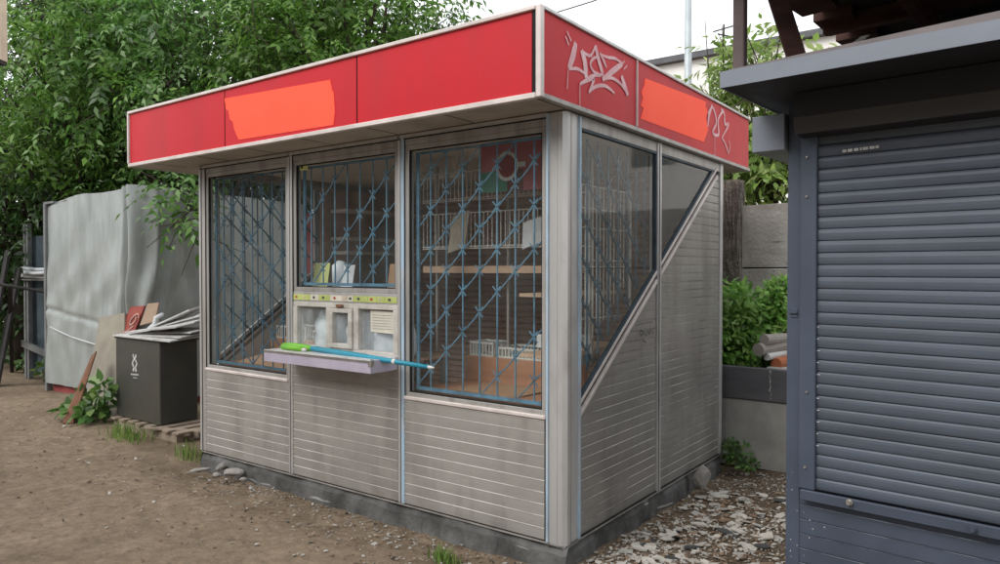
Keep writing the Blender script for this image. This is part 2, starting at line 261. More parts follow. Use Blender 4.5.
# ------------------------------------------------------------------ ground (one sheet to the horizon)
def hnoise(x, y):
    return (math.sin(x*1.7+y*.9)*.012 + math.sin(x*.63-y*1.3+1)*.02 + math.sin(x*4.1+1.2*math.sin(y*3.3))*.005 + math.sin(y*5.3+x*2.2)*.004)
def ground_z(x, y):
    w = 1 if (abs(x+4) < 12 and abs(y) < 8) else 0
    z = hnoise(x, y)*w
    if -4.2 < x < .65 and -.7 < y < 3.1:
        dx = max(-3.55-x, x-.03, 0); dy = max(-.03-y, y-2.48, 0); k = max(0, 1-math.hypot(dx,dy)/.55)
        z += -.055*min(1,k*1.25)
    return z
def make_ground():
    xs = [-900,-300,-100,-40,-25] + list(np.arange(-14, 4.01, .09)) + [6,10,25,100,300,900]
    ys = [-900,-300,-100,-30,-10] + list(np.arange(-4, 5.01, .09)) + [8,14,30,100,300,900]
    vs = [(x,y,ground_z(x,y)) for y in ys for x in xs]; nx = len(xs); fs = []
    for j in range(len(ys)-1):
        for i in range(nx-1): a = j*nx+i; fs.append((a,a+1,a+nx+1,a+nx))
    m = bpy.data.materials.new('trodden_earth'); m.use_nodes = True; nt = m.node_tree; N = nt.nodes; L = nt.links; P = N['Principled BSDF']
    tc = N.new('ShaderNodeTexCoord')
    def noise(s, d=8, rgh=.65, st=None):
        n = N.new('ShaderNodeTexNoise'); n.inputs['Scale'].default_value = s; n.inputs['Detail'].default_value = d; n.inputs['Roughness'].default_value = rgh
        if st:
            mp = N.new('ShaderNodeMapping'); mp.inputs['Scale'].default_value = st; L.new(tc.outputs['Object'], mp.inputs[0]); L.new(mp.outputs[0], n.inputs[0])
        else: L.new(tc.outputs['Object'], n.inputs[0])
        return n.outputs[0]
    def mr(s, a, b, c=0, d=1):
        r = N.new('ShaderNodeMapRange'); r.inputs[1].default_value=a; r.inputs[2].default_value=b; r.inputs[3].default_value=c; r.inputs[4].default_value=d; L.new(s, r.inputs[0]); return r.outputs[0]
    def mix(f, a, b):
        x = N.new('ShaderNodeMix'); x.data_type='RGBA'; L.new(f, x.inputs[0])
        for s, i in ((a,6),(b,7)):
            if hasattr(s,'links'): L.new(s, x.inputs[i])
            else: x.inputs[i].default_value=(*s,1)
        return x.outputs[2]
    c = mix(mr(noise(.55), .35, .66), (.37,.285,.20), (.235,.175,.12))
    c = mix(mr(noise(2.3), .52, .75), c, (.33,.255,.18))
    c = mix(mr(noise(.9, st=(.6,1.7,1)), .52, .70, 0, .85), c, (.095,.068,.046))
    c = mix(mr(noise(5.5, 6, .7), .45, .68, 0, .5), c, (.18,.132,.09))
    c = mix(mr(noise(4.1, 5, .6), .58, .74, 0, .7), c, (.40,.31,.215))
    c = mix(mr(noise(16), .35, .75, 0, .75), c, (.12,.085,.057))
    c = mix(mr(noise(70, 3), .70, .76, 0, .6), c, (.34,.30,.25))
    # dark soil between the kiosks; along the plinth dark soil with shade painted in
    sx = N.new('ShaderNodeSeparateXYZ'); L.new(tc.outputs['Object'], sx.inputs[0])
    def mul(a, b):
        q = N.new('ShaderNodeMath'); q.operation = 'MULTIPLY'; L.new(a, q.inputs[0]); L.new(b, q.inputs[1]); return q.outputs[0]
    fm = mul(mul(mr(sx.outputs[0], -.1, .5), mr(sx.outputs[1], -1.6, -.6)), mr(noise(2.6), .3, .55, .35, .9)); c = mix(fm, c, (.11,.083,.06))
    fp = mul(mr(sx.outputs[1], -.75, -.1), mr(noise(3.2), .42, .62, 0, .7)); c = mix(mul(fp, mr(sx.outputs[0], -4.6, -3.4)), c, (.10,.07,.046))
    L.new(c, P.inputs['Base Color']); P.inputs['Roughness'].default_value = .92; P.inputs['Specular IOR Level'].default_value = .2
    b1 = N.new('ShaderNodeBump'); b1.inputs['Strength'].default_value=.8; b1.inputs['Distance'].default_value=.05; L.new(noise(5,10,.72), b1.inputs['Height'])
    b2 = N.new('ShaderNodeBump'); b2.inputs['Strength'].default_value=.5; b2.inputs['Distance'].default_value=.008; L.new(noise(55,6,.7), b2.inputs['Height']); L.new(b1.outputs[0], b2.inputs['Normal'])
    L.new(b2.outputs[0], P.inputs['Normal'])
    me = bpy.data.meshes.new('ground'); me.from_pydata(vs, [], fs); me.materials.append(m); me.polygons.foreach_set('use_smooth', [True]*len(fs))
    o = bpy.data.objects.new('ground', me); C.objects.link(o); o['kind'] = 'structure'
make_ground()

# ================================================================== THE KIOSK
X0, X1, YB = -3.52, 0.0, 2.45; ZB, ZT = .10, 2.462
K = thing('kiosk', ((X0+X1)/2, YB/2, 0), 'abandoned aluminium kiosk with red fascia, blue barred windows and graffiti', 'kiosk')

# concrete plinth with broken edges
mb = MB()
def plinth_side(p, q, nrm, n=60):
    p = Vector(p); q = Vector(q); nrm = Vector(nrm); vs = []; fs = []
    for i in range(n+1):
        b = p.lerp(q, i/n); j = .010*math.sin(i*.37)+.007*math.sin(i*.91+2)+random.uniform(-.003,.003); top = .090-.012*max(0,math.sin(i*.23+1))**6*2+random.uniform(-.003,0)
        vs += [b+nrm*(.012+j+random.uniform(0,.02)) + Vector((0,0,-.16)), b+nrm*(.002+j)+Vector((0,0,top*.5)), b+nrm*(-.022+j)+Vector((0,0,top)), b-nrm*.12+Vector((0,0,top))]
    for i in range(n):
        for k in range(3): a = i*4+k; fs.append((a,a+4,a+5,a+1))
    mb.add(vs, fs)
plinth_side((X0,-.0,0),(.02,-.0,0),(0,-1,0),90); plinth_side((.0,-.01,0),(.0,YB,0),(1,0,0),60)
plinth_side((X0,YB,0),(X0,0,0),(-1,0,0),40); plinth_side((0,YB,0),(X0,YB,0),(0,1,0),40)
mb.box(X0+.1, -.1, .1, YB-.1, -.05, .085)
mb.build('base', 'concrete', K)
MB().box(X0+.02, -.02, .02, YB-.02, .09, .115).build('floor', 'floorin', K)
MB().box(X0-.003, .006, -.004, .02, .085, .1).box(-.012,.006,.02,YB,.085,.1).build('skirting_rail', 'alumdk', K)

# siding: boards with raised light seams
def siding(name, poly_fn, u0, u1, z0, z1, pitch, axis, sgn, m1, m2, off):
    """horizontal siding; poly_fn(z) gives the (u0,u1) span at height z. axis 0: runs along X on plane Y=off; axis 1: runs along Y on plane X=off"""
    mb = MB(); z = z0; nst = 7
    def P(u, d, z): return (u, off - sgn*d, z) if axis == 0 else (off + sgn*d, u, z)
    while z < z1-.005:
        zt = min(z+pitch, z1); prof = [(0, .0035), (.03, .006), (.5, .0068), (.93, .006), (.955, .0025), (1.0, .0025)]
        hs = [z+(zt-z)*a for a, _ in prof]
        for i in range(len(prof)-1):
            a0, a1 = poly_fn(hs[i]); b0, b1 = poly_fn(hs[i+1])
            mb.add([P(a0,prof[i][1],hs[i]),P(a1,prof[i][1],hs[i]),P(b1,prof[i+1][1],hs[i+1]),P(b0,prof[i+1][1],hs[i+1])], [(0,1,2,3)], 0)
        a0, a1 = poly_fn(zt-.004)
        if zt < z1-.005 and a1-a0 > .03:
            mb.add([P(a0,.0045,zt-.0045),P(a1,.0045,zt-.0045),P(a1,.0088,zt-.002),P(a0,.0088,zt-.002),P(a1,.0045,zt+.0005),P(a0,.0045,zt+.0005)], [(0,1,2,3),(3,2,4,5)], 1)
        z = zt
    return mb.build(name, [m1, m2], K)
siding('front_panel', lambda z: (-3.44,-2.365), 0,0, ZB+.005, .775, .0662, 0, 1, 'panel', 'seam', -.004)
siding('front_panel', lambda z: (-2.31,-1.245), 0,0, ZB+.005, 1.03, .0662, 0, 1, 'panel', 'seam', -.004)
siding('front_panel', lambda z: (-1.185,-.125), 0,0, ZB+.005, .775, .0662, 0, 1, 'panel', 'seam', -.004)
def diag_z(y): return .78 + (y-.152)*.715            # lower edge of the slanted glazing
def diag_y(z): return .152 + (z-.78)/.715
siding('side_panel', lambda z: (max(.15, diag_y(z)+.0) if z > .78 else .15, 1.18), 0,0, ZB+.005, 1.50, .0615, 1, 1, 'panel_shaded', 'seam2', -.006)
siding('side_panel', lambda z: (max(1.235, diag_y(z)) if z > .78 else 1.235, 2.40), 0,0, ZB+.005, 2.36, .0615, 1, 1, 'panel_shaded', 'seam2', -.006)
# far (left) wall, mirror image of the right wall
siding('side_panel', lambda z: (max(.15, diag_y(z)) if z > .78 else .15, 2.40), 0,0, ZB+.005, 2.36, .0615, 1, -1, 'panel_shaded', 'seam2', X0+.006)
# inner linings
MB().box(X0+.05,-.05,YB-.06,YB-.04,.115,2.44).build('inner_lining', 'inner', K)
mb = MB(); mb.prism([(-.03,.14,.115),(-.03,2.38,.115),(-.03,2.38,2.3),(-.03,.16,.76)], (.012,0,0)); mb.build('inner_lining', 'inner', K)
mb = MB(); mb.prism([(X0+.03,.14,.115),(X0+.03,2.38,.115),(X0+.03,2.38,2.3),(X0+.03,.16,.76)], (-.012,0,0)); mb.build('inner_lining', 'inner', K)
mb = MB(); mb.box(-3.44,-2.365,.02,.03,.115,.775).box(-2.31,-1.245,.02,.03,.115,1.02).box(-1.185,-.125,.02,.03,.115,.775); mb.build('inner_lining', 'inner', K)
# ribbed brown back wall (inside) + plain outside
mb = MB(); z = .12
while z < 2.4:
    mb.add([(X0+.05,2.385,z),(-.05,2.385,z),(-.05,2.362,z+.02),(X0+.05,2.362,z+.02),(-.05,2.362,z+.05),(X0+.05,2.362,z+.05),(-.05,2.385,z+.06),(X0+.05,2.385,z+.06)], [(0,1,2,3),(3,2,4,5),(5,4,6,7)]); z += .06
mb.build('back_shutter', 'brown', K)
MB().box(X0+.05,-.05,YB-.03,YB,.1,2.46).build('back_wall', 'panel_shaded', K)

# posts
mb = MB(); zt = ZT
mb.prism([(-.107,-.006,ZB-.005),(-.045,-.006,ZB-.005),(-.04,-.010,ZB-.005),(-.012,-.010,ZB-.005),(.010,.012,ZB-.005),(.010,.04,ZB-.005),(.006,.045,ZB-.005),(.006,.132,ZB-.005),(-.107,.132,ZB-.005)], (0,0,zt-ZB)); mb.build('corner_post', 'alum', K)
mb = MB()
for x in (-.046,): mb.box(x,x+.004,-.0125 if x>-.04 else -.0085,-.006,ZB,ZT-.01)
for y in (.05,): mb.box(.006,.0085,y,y+.004,ZB,ZT-.01)
mb.build('groove_line','alumdk',K)
MB().box(-.1115,-.099,-.018,.0,ZB,ZT-.01).build('trim_strip', 'bluetrim', K)
MB().box(-.004,.017,.130,.146,ZB,ZT-.01).build('trim_strip', 'bluetrim', K)
def post(x0, x1, y0, y1, m, z0=ZB, name='frame_post'):
    MB().box(x0,x1,y0,y1,z0,ZT-.002).build(name, m, K, bevel=.004)
post(-3.53,-3.50,-.012,.06,'alum'); post(-3.495,-3.44,-.008,.06,'alumdk')
post(-2.365,-2.342,-.012,.05,'alum'); post(-2.335,-2.31,-.014,.05,'alum')
post(-1.245,-1.222,-.012,.05,'alum'); post(-1.214,-1.185,-.016,.05,'bluetrim')
post(-.05,.012,1.18,1.202,'alum'); post(-.05,.016,1.208,1.235,'alum')
post(-.06,.012,2.40,2.46,'alum')
post(X0-.012,X0+.05,2.40,2.46,'alum'); post(X0-.012,X0+.04,1.18,1.235,'alum')
# head rails
MB().box(X0,-.107,-.004,.06,2.392,ZT-.001).build('head_rail', 'alumdk', K, bevel=.003)
MB().box(X0+.05,-.107,-.012,-.004,2.437,ZT-.002).build('head_rail', 'alum', K)
MB().box(-.06,.004,.146,2.40,2.392,ZT-.001).build('head_rail', 'alumdk', K, bevel=.003)
MB().box(X0-.004,X0+.06,.06,2.40,2.392,ZT-.001).build('head_rail', 'alumdk', K)

def cross(mb, x, z, y, s, w=.007, pl='x', ux=1):
    for a in (R(48), R(132)):
        d = Vector((math.cos(a)*s*ux, 0, math.sin(a)*s))
        if pl == 'y': d = Vector((0, d.x, d.z)); c = Vector((y, x, z)); up = (1,0,0)
        else: c = Vector((x, y, z)); up = (0,1,0)
        mb.bar(c-d, c+d, w, .004, 0, up)
def clipseg(p, q, x0, x1, z0, z1):
    (ax, az), (bx, bz) = p, q; t0, t1 = 0., 1.
    for a, b, lo, hi in ((ax,bx,x0,x1),(az,bz,z0,z1)):
        d = b-a
        if abs(d) < 1e-9: continue
        u, v = (lo-a)/d, (hi-a)/d
        if u > v: u, v = v, u
        t0 = max(t0, u); t1 = min(t1, v)
    if t0 >= t1: return None
    return (ax+(bx-ax)*t0, az+(bz-az)*t0), (ax+(bx-ax)*t1, az+(bz-az)*t1)

def front_window(x0, x1, z0, z1, xs, d1, d2, lab, fm='alumdk', gm='grille'):
    w = .032
    fr = MB(); fr.box(x0,x1,-.002,.045,z0,z0+w).box(x0,x1,-.002,.045,z1-w,z1-.001).box(x0,x0+w,-.003,.046,z0+w,z1-w).box(x1-w,x1,-.003,.046,z0+w,z1-w)
    f = fr.build('window', fm, K, bevel=.003, label=lab)
    q = .007; MB().box(x0+w,x1-w,.004,.018,z0+w,z0+w+q).box(x0+w,x1-w,.004,.018,z1-w-q,z1-w).box(x0+w,x0+w+q,.004,.018,z0+w+q,z1-w-q).box(x1-w-q,x1-w,.004,.018,z0+w+q,z1-w-q).build('gasket','black',f)
    MB().add([(x0+w-.005,.02,z0+w-.005),(x1-w+.005,.02,z0+w-.005),(x1-w+.005,.02,z1-w+.005),(x0+w-.005,.02,z1-w+.005)],[(0,1,2,3)]).build('pane', 'glass', f)
    g = MB(); gx0, gx1, gz0, gz1 = x0+w+.012, x1-w-.012, z0+w+.012, z1-w-.01; Y = .06
    g.box(gx0,gx0+.022,Y-.006,Y+.006,gz0,gz1).box(gx1-.012,gx1,Y-.006,Y+.006,gz0,gz1).box(gx0,gx1,Y-.008,Y+.008,gz0,gz0+.02).box(gx0,gx1,Y-.008,Y+.008,gz1-.014,gz1)
    for x in xs: g.bar((x,Y,gz0),(x,Y,gz1), .0075, .0075)
    for fam, sl in ((d1, .95), (d2, -.95)):
        for c in fam:
            s = clipseg((x0-1, c+sl*(x0-1-xs[0])), (x1+1, c+sl*(x1+1-xs[0])), gx0, gx1, gz0, gz1)
            if not s: continue
            g.bar((s[0][0],Y+.008,s[0][1]),(s[1][0],Y+.008,s[1][1]), .0065, .0065)
            for x in xs:
                z = c+sl*(x-xs[0])
                if gz0+.03 < z < gz1-.03: cross(g, x, z, Y-.007, .043, .006)
    g.build('security_grille', gm, f)
    return f
bars3 = [-1.022+.1305*k for k in range(7)]
front_window(-1.185,-.116,.79,2.392, bars3, [1.227+.25*n for n in (-1,0,1,2,3,4,-4,-3)], [], 'right-hand window with blue bars and star-shaped welds')
bars2 = [-2.18+.128*k for k in range(7)]
front_window(-2.31,-1.245,1.445,2.392, bars2, [1.0,1.25,1.5,2.0], [], 'middle window above the serving hatch')
bars1 = [-3.28+.128*k for k in range(7)]
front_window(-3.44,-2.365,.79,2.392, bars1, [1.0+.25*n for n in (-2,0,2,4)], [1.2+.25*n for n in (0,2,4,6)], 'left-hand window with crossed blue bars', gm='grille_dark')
# sills under the big windows
for a, b in ((-3.44,-2.365),(-1.185,-.116)):
    MB().box(a,b,-.022,.0,.775,.797).build('sill', 'trim', K, bevel=.004)

# side windows above the diagonal
def side_window(poly, sx, lab, gm, bars=True):
    """poly in (y,z), plane X = sx side"""
    s = 1 if sx > -1 else -1
    n = len(poly); w = .014; cy = sum(p[0] for p in poly)/n; cz = sum(p[1] for p in poly)/n
    fr = MB(); ins = []
    P2 = [Vector((p[0],p[1])) for p in poly]
    area = sum(P2[i].x*P2[(i+1)%n].y-P2[(i+1)%n].x*P2[i].y for i in range(n))
    sg = 1 if area > 0 else -1
    for i in range(n):
        a, b, c = P2[i-1], P2[i], P2[(i+1)%n]
        e1 = (b-a).normalized(); e2 = (c-b).normalized(); n1 = Vector((-e1.y,e1.x))*sg; n2 = Vector((-e2.y,e2.x))*sg
        k = w/(1+n1.dot(n2)); ins.append(b+(n1+n2)*k)
    for i in range(n):
        j = (i+1)%n; q = [P2[i],P2[j],ins[j],ins[i]]
        fr.prism([(sx-s*.022,p.x,p.y) for p in q], (s*.026,0,0))
    f = fr.build('window', 'gasket_blue' if sx > -1 else 'alumdk', K, label=lab)
    MB().add([(sx-s*.010,p.x,p.y) for p in ins], [tuple(range(n))]).build('pane', gm, f)
    if bars:
        g = MB(); xg = sx-s*.07; ys = [min(p[0] for p in poly)+.09+.13*k for k in range(12)]
        zt = max(p[1] for p in ins)-.01
        def inside(y, z): return y < max(p.x for p in ins)-.01 and z > diag_z(y)+.075 and z < zt
        for y in ys:
            if y > max(p.x for p in ins)-.01: break
            g.bar((xg,y,diag_z(y)+.075),(xg,y,zt), .009, .009)
        for c in (2.75,2.5,2.25,2.0,1.75,1.5,1.25):
            pts = [(y, c-.95*(y-ys[0])) for y in np.arange(poly[0][0]+.02, max(p.x for p in ins), .01)]
            pts = [p for p in pts if inside(*p)]
            if len(pts) > 4: g.bar((xg-s*.009,*pts[0]),(xg-s*.009,*pts[-1]), .012, .008)
            for y in ys:
                z = c-.95*(y-ys[0])
                if inside(y,z): cross(g, y, z, xg+s*.008, .05, pl='y')
        g.build('security_grille', 'grille_dark', f)
D = .078
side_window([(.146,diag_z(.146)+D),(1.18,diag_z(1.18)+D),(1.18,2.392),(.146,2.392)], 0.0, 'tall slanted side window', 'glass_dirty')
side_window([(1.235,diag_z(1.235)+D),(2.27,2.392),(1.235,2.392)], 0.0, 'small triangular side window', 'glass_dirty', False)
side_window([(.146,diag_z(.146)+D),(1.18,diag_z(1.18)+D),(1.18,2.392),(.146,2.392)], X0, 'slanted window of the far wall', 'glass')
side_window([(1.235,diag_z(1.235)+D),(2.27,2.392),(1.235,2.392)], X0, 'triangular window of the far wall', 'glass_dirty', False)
MB().prism([(X0+.06,1.2,1.50),(X0+.06,2.36,2.34),(X0+.06,2.36,2.39),(X0+.06,1.2,2.39)],(.012,0,0)).build('blanking_or_shade_board','brown',K)
MB().prism([(-.075,1.24,1.60),(-.075,2.34,2.385),(-.075,1.24,2.385)],(-.012,0,0)).build('blanking_or_shade_board','darkwood',K)  # dark sheet added to stand in for the unlit interior behind the triangle
def diag_rail(ya, yb, sx, s, o, th, m, d):
    a = (ya, diag_z(ya)+o); b = (yb, diag_z(yb)+o); mb = MB()
    mb.prism([(sx,a[0],a[1]-th/2*1.2),(sx,b[0],b[1]-th/2*1.2),(sx,b[0],b[1]+th/2*1.2),(sx,a[0],a[1]+th/2*1.2)], (s*d,0,0)); mb.build('slanted_rail', m, K, bevel=.002)
for sx, s in ((0.0,1),(X0,-1)):
    for ya, yb in ((.147,1.179),(1.236,2.33)):
        diag_rail(ya, yb, sx-s*.01, s, .012, .022, 'trim', .024); diag_rail(ya, yb, sx-s*.02, s, .042, .022, 'black', .018); diag_rail(ya, yb, sx-s*.01, s, .072, .02, 'trim', .02)

mb = MB()
for x in (-3.499,-3.440,-2.3415,-2.309,-1.2215,-1.187,-.1165): mb.box(x,x+.004,-.0105,-.004,ZB,ZT-.03)
mb.box(X0,-.107,-.0125,-.004,2.430,2.4365).box(X0,-.107,-.006,-.003,ZB-.002,ZB+.006).box(.004,.008,.15,2.40,ZB-.002,ZB+.006)
for y in (1.203,1.2345): mb.box(.004,.0125,y,y+.004,ZB,ZT-.03)
mb.build('dark_joint','black',K)
# serving hatch in the middle bay
h = MB(); hx0, hx1, hz0, hz1 = -2.31, -1.245, 1.03, 1.372
h.box(hx0,hx1,-.008,.05,hz0,hz0+.03).box(hx0,hx1,-.008,.05,hz1-.034,hz1)
for a, b in ((hx0,hx0+.05),(-1.945,-1.905),(-1.665,-1.615),(hx1-.045,hx1)): h.box(a,b,-.010,.052,hz0+.03,hz1-.034)
H = h.build('hatch', 'white', K, bevel=.003)
for a, b in ((hx0+.05,-1.945),(-1.615,hx1-.045)): MB().add([(a,.02,hz0+.03),(b,.02,hz0+.03),(b,.02,hz1-.034),(a,.02,hz1-.034)],[(0,1,2,3)]).build('pane', 'glass_hatch', H)
mb = MB(); a, b = -1.903, -1.667
mb.box(a,b,-.022,.03,hz0+.032,hz0+.064).box(a,b,-.022,.03,hz1-.066,hz1-.036).box(a,a+.04,-.023,.031,hz0+.064,hz1-.066).box(b-.04,b,-.023,.031,hz0+.064,hz1-.066)
mb.build('hatch_door', 'white', H, bevel=.003); MB().add([(a+.04,.006,hz0+.064),(b-.04,.006,hz0+.064),(b-.04,.006,hz1-.066),(a+.04,.006,hz1-.066)],[(0,1,2,3)]).build('pane', 'glass_hatch', H)
MB().box(-1.82,-1.76,-.03,-.010,hz1-.03,hz1-.008).build('latch', 'beigedk', H, bevel=.003)
# rail with stickers above the hatch
MB().box(hx0,hx1,-.006,.05,1.372,1.445).build('hatch_lintel', 'alum', K, bevel=.003)
mb = MB(); x = hx0+.01; k = 0; rs = random.Random(3)
while x < hx1-.03:
    w = rs.uniform(.05,.16); w = min(w, hx1-.01-x); mb.box(x,x+w,-.0095,-.006,1.385,1.425,(0 if (x < hx0+.2 or x > hx1-.28) else [1,3,1,0][k%4])); k += 1
    mb.box(x+w*.3,x+w*.3+.022,-.0115,-.0095,1.398,1.414,[4,2,3,4][k%4]); x += w+.002
mb.build('sticker_strip', [mat('sticker_lime',(.55,.62,.2),rough=.5), 'paper', mat('sticker_red',(.5,.08,.06),rough=.5), 'kraft', mat('sticker_dark',(.07,.09,.08),rough=.5)], K)
# small square sticker, top-left of the middle window
mb = MB(); q = on(1,.015,300,166); mb.box(q.x,q.x+.085,.0155,.0175,q.z-.035,q.z+.03,0).box(q.x+.012,q.x+.032,.0135,.0155,q.z-.02,q.z+.018,1); mb.build('sticker', ['yellow','cable'], K)
# counter shelf
c = MB(); c.box(-2.318,-1.254,-.235,-.012,.962,1.028)
CT = c.build('counter', 'counter', K, bevel=.004)
MB().box(-2.322,-1.25,-.238,-.012,1.0285,1.038).build('counter_top', 'counter_top', CT, bevel=.003)
MB().box(-2.324,-1.2465,-.247,-.2355,.957,1.020).build('front_edge', 'counter', CT, bevel=.002)
MB().box(-2.325,-1.2465,-.250,-.2385,1.0205,1.041).build('edge_trim', 'steel', CT, bevel=.003)
MB().box(-1.266,-1.2425,-.2545,-.2145,.999,1.0455).build('corner_cap', 'steel', CT, bevel=.006)
MB().box(-1.2535,-1.2455,-.2345,-.014,.958,1.0385).build('edge_trim', 'counter', CT, bevel=.002)
# paper note taped to the right hatch pane
q0 = on(1,-.012,368,311); q1 = on(1,-.012,392,335)
mb = MB(); mb.slab((q0.x,.0155,1.188),(q1.x,.0135,1.182),(q1.x+.004,.0135,1.327),(q0.x-.004,.0155,1.331), .002)
for i in range(6): mb.box(q0.x+.015,q1.x-.02,.0105,.0115,1.21+.018*i,1.2125+.018*i,1)
mb.build('paper_note', ['paper', mat('ink',(.25,.26,.3),rough=.8)], K)

# roof + fascia
FX0, FX1, FY0, FY1, FZ0, FZ1 = -4.065, .05, -.323, 3.03, 2.463, 2.925
MB().box(FX0+.03,FX1-.03,FY0+.03,FY1-.03,2.466,2.482).build('soffit', 'soffit', K)
for x in np.arange(FX0+.35, FX1, .62): MB().box(x,x+.006,FY0+.03,-.02,2.4645,2.466).build('soffit_joint', 'black', K)
MB().box(X0+.07,-.07,.07,YB-.07,2.445,2.46).build('ceiling', 'ceiling', K)
MB().box(FX0+.03,FX1-.03,FY0+.03,FY1-.03,2.80,2.84).build('roof', 'roof', K)
t = .018
def fpanel(x0,x1,y0,y1, name='fascia_panel'): return MB().box(x0,x1,y0,y1,FZ0+.03,FZ1-.022).build(name, 'red', K)
for a, b in ((FX0+.02,-2.680),(-2.672,-1.290),(-1.282,FX1-.055)): fpanel(a+.002,b-.002,FY0+.008,FY0+t)
for a, b in ((FY0+.03,.765),(.787,FY1-.02)): fpanel(FX1-t,FX1-.006,a,b)
fpanel(FX0+.006,FX0+t,FY0+.03,FY1-.02); fpanel(FX0+.02,FX1-.02,FY1-t,FY1-.006)
for x in (-2.676,-1.286): MB().box(x-.004,x+.004,FY0+.012,FY0+t,FZ0+.03,FZ1-.02).build('fascia_joint', 'black', K)
MB().box(FX1-.02,FX1+.004,.766,.786,FZ0+.028,FZ1-.018).build('fascia_joint_cover', mat('pink_white_strip',(.6,.42,.41),(.5,.33,.32),scale=9,rough=.5), K, bevel=.002)
def trim(x0,x1,y0,y1,z0,z1,m='trim'): MB().box(x0,x1,y0,y1,z0,z1).build('fascia_trim', m, K, bevel=.003)
trim(FX0,FX1-.03,FY0-.004,FY0+.03,FZ0,FZ0+.028); trim(FX0,FX1-.03,FY0-.008,FY0+.03,FZ1-.022,FZ1)
trim(FX1-.03,FX1+.004,FY0+.03,FY1,FZ0,FZ0+.026,'alumdk'); trim(FX1-.03,FX1+.008,FY0+.03,FY1,FZ1-.02,FZ1,'alum')
trim(FX0-.004,FX0+.02,FY0+.03,FY1,FZ0,FZ0+.026,'alum'); trim(FX0-.006,FX0+.02,FY0+.03,FY1,FZ1-.02,FZ1,'alum')
trim(FX0+.02,FX1-.03,FY1-.02,FY1+.004,FZ0,FZ0+.026,'alum'); trim(FX0+.02,FX1-.03,FY1-.02,FY1+.004,FZ1-.02,FZ1,'alum')
MB().box(FX1-.026,FX1+.007,FY0-.007,FY0+.028,FZ0+.001,FZ1-.001).build('corner_trim', 'trim', K, bevel=.004)
MB().box(FX1-.05,FX1-.027,FY0+.005,FY0+.02,FZ0+.028,FZ1-.022).build('corner_gap', 'black', K)
MB().box(FX0-.007,FX0+.016,FY0-.006,FY0+.028,FZ0+.028,FZ1-.022).build('corner_trim', 'trim', K, bevel=.003)
# orange cover patches on the fascia
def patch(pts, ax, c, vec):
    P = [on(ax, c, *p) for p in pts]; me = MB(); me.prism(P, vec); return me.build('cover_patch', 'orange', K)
z1 = lambda l: [(120+x/4.167, 60+y/4.167) for x, y in l]
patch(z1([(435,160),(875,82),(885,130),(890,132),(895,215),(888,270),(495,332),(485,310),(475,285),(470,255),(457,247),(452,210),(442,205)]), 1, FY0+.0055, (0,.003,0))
z2 = lambda l: [(625+x/4.7, 60+y/4.7) for x, y in l]
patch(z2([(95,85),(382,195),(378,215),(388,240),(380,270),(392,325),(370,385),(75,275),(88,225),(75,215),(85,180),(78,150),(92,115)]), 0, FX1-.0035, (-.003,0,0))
# graffiti
def smooth_line(pts, n=5):
    out = []; P = [Vector((*p,0)) for p in pts]
    if len(P) < 3: return pts
    for i in range(len(P)-1):
        p0 = P[max(i-1,0)]; p1 = P[i]; p2 = P[i+1]; p3 = P[min(i+2,len(P)-1)]
        for k in range(n):
            t = k/n; v = .5*((2*p1)+(p2-p0)*t+(2*p0-5*p1+4*p2-p3)*t*t+(3*p1-p0-3*p2+p3)*t**3); out.append((v.x,v.y))
    out.append(pts[-1]); return out
def graffiti(strokes, sc, ox, oy, X, parent, m, k=1, name='graffiti'):
    mb = MB(); i = 0
    for pts, w in strokes:
        pts = smooth_line(pts); n = len(pts); P = [on(0, X+.0002*i, ox+x/sc, oy+y/sc) for x, y in pts]; i += 1
        ws = [w*k*(.65+.5*math.sin(math.pi*(j+.6)/(n+.2))) for j in range(n)]
        mb.ribbon(P, ws, (1,0,0))
    return mb.build(name, m, parent)
graffiti([([(100,140),(82,220),(55,305)],.030),([(55,305),(110,305),(157,335)],.012),([(135,188),(155,260),(165,365)],.030),([(165,365),(215,345),(255,350)],.012),
 ([(140,195),(190,222),(222,160)],.012),([(222,158),(240,240),(270,345)],.024),([(270,345),(215,325),(190,275),(215,235),(250,235)],.013),([(250,205),(272,250),(292,298)],.014),
 ([(255,215),(300,232),(345,240),(392,272)],.012),([(392,272),(335,315),(265,372)],.024),([(265,372),(325,362),(385,405),(425,470)],.013),([(385,348),(405,410),(425,470)],.026),
 ([(125,400),(170,375),(212,368),(182,450)],.016),([(180,452),(225,415),(285,412),(342,457)],.014),([(45,70),(70,130)],.007),([(35,100),(55,155)],.007),([(385,278),(405,255)],.006),([(398,308),(420,285)],.006),
 ([(52,310),(45,430)],.005),([(125,400),(125,545)],.005)], 6.26, 560, 20, FX1-.0035, K, 'pink', 1.35)
graffiti([([(410,210),(395,262),(390,312)],.022),([(390,250),(412,222),(430,290),(412,340),(440,350),(438,280),(462,242),(470,285)],.018),([(450,228),(466,250),(470,300),(488,302),(455,365)],.018),([(455,365),(470,390),(487,440)],.014),([(487,440),(494,405),(488,375)],.009),([(422,350),(422,450)],.007)], 4.7, 625, 60, FX1-.003, K, 'pink', 1.2)
graffiti([([(440,188),(441,226)],.006),([(440,190),(462,203),(441,226)],.006),([(470,175),(474,225),(488,190),(496,216),(505,185),(520,212),(522,180)],.006),([(458,238),(464,258),(478,266)],.006),([(410,158),(520,135)],.003)], 6.25, 570, 300, .0115, K, 'cable', name='pen_scribble')

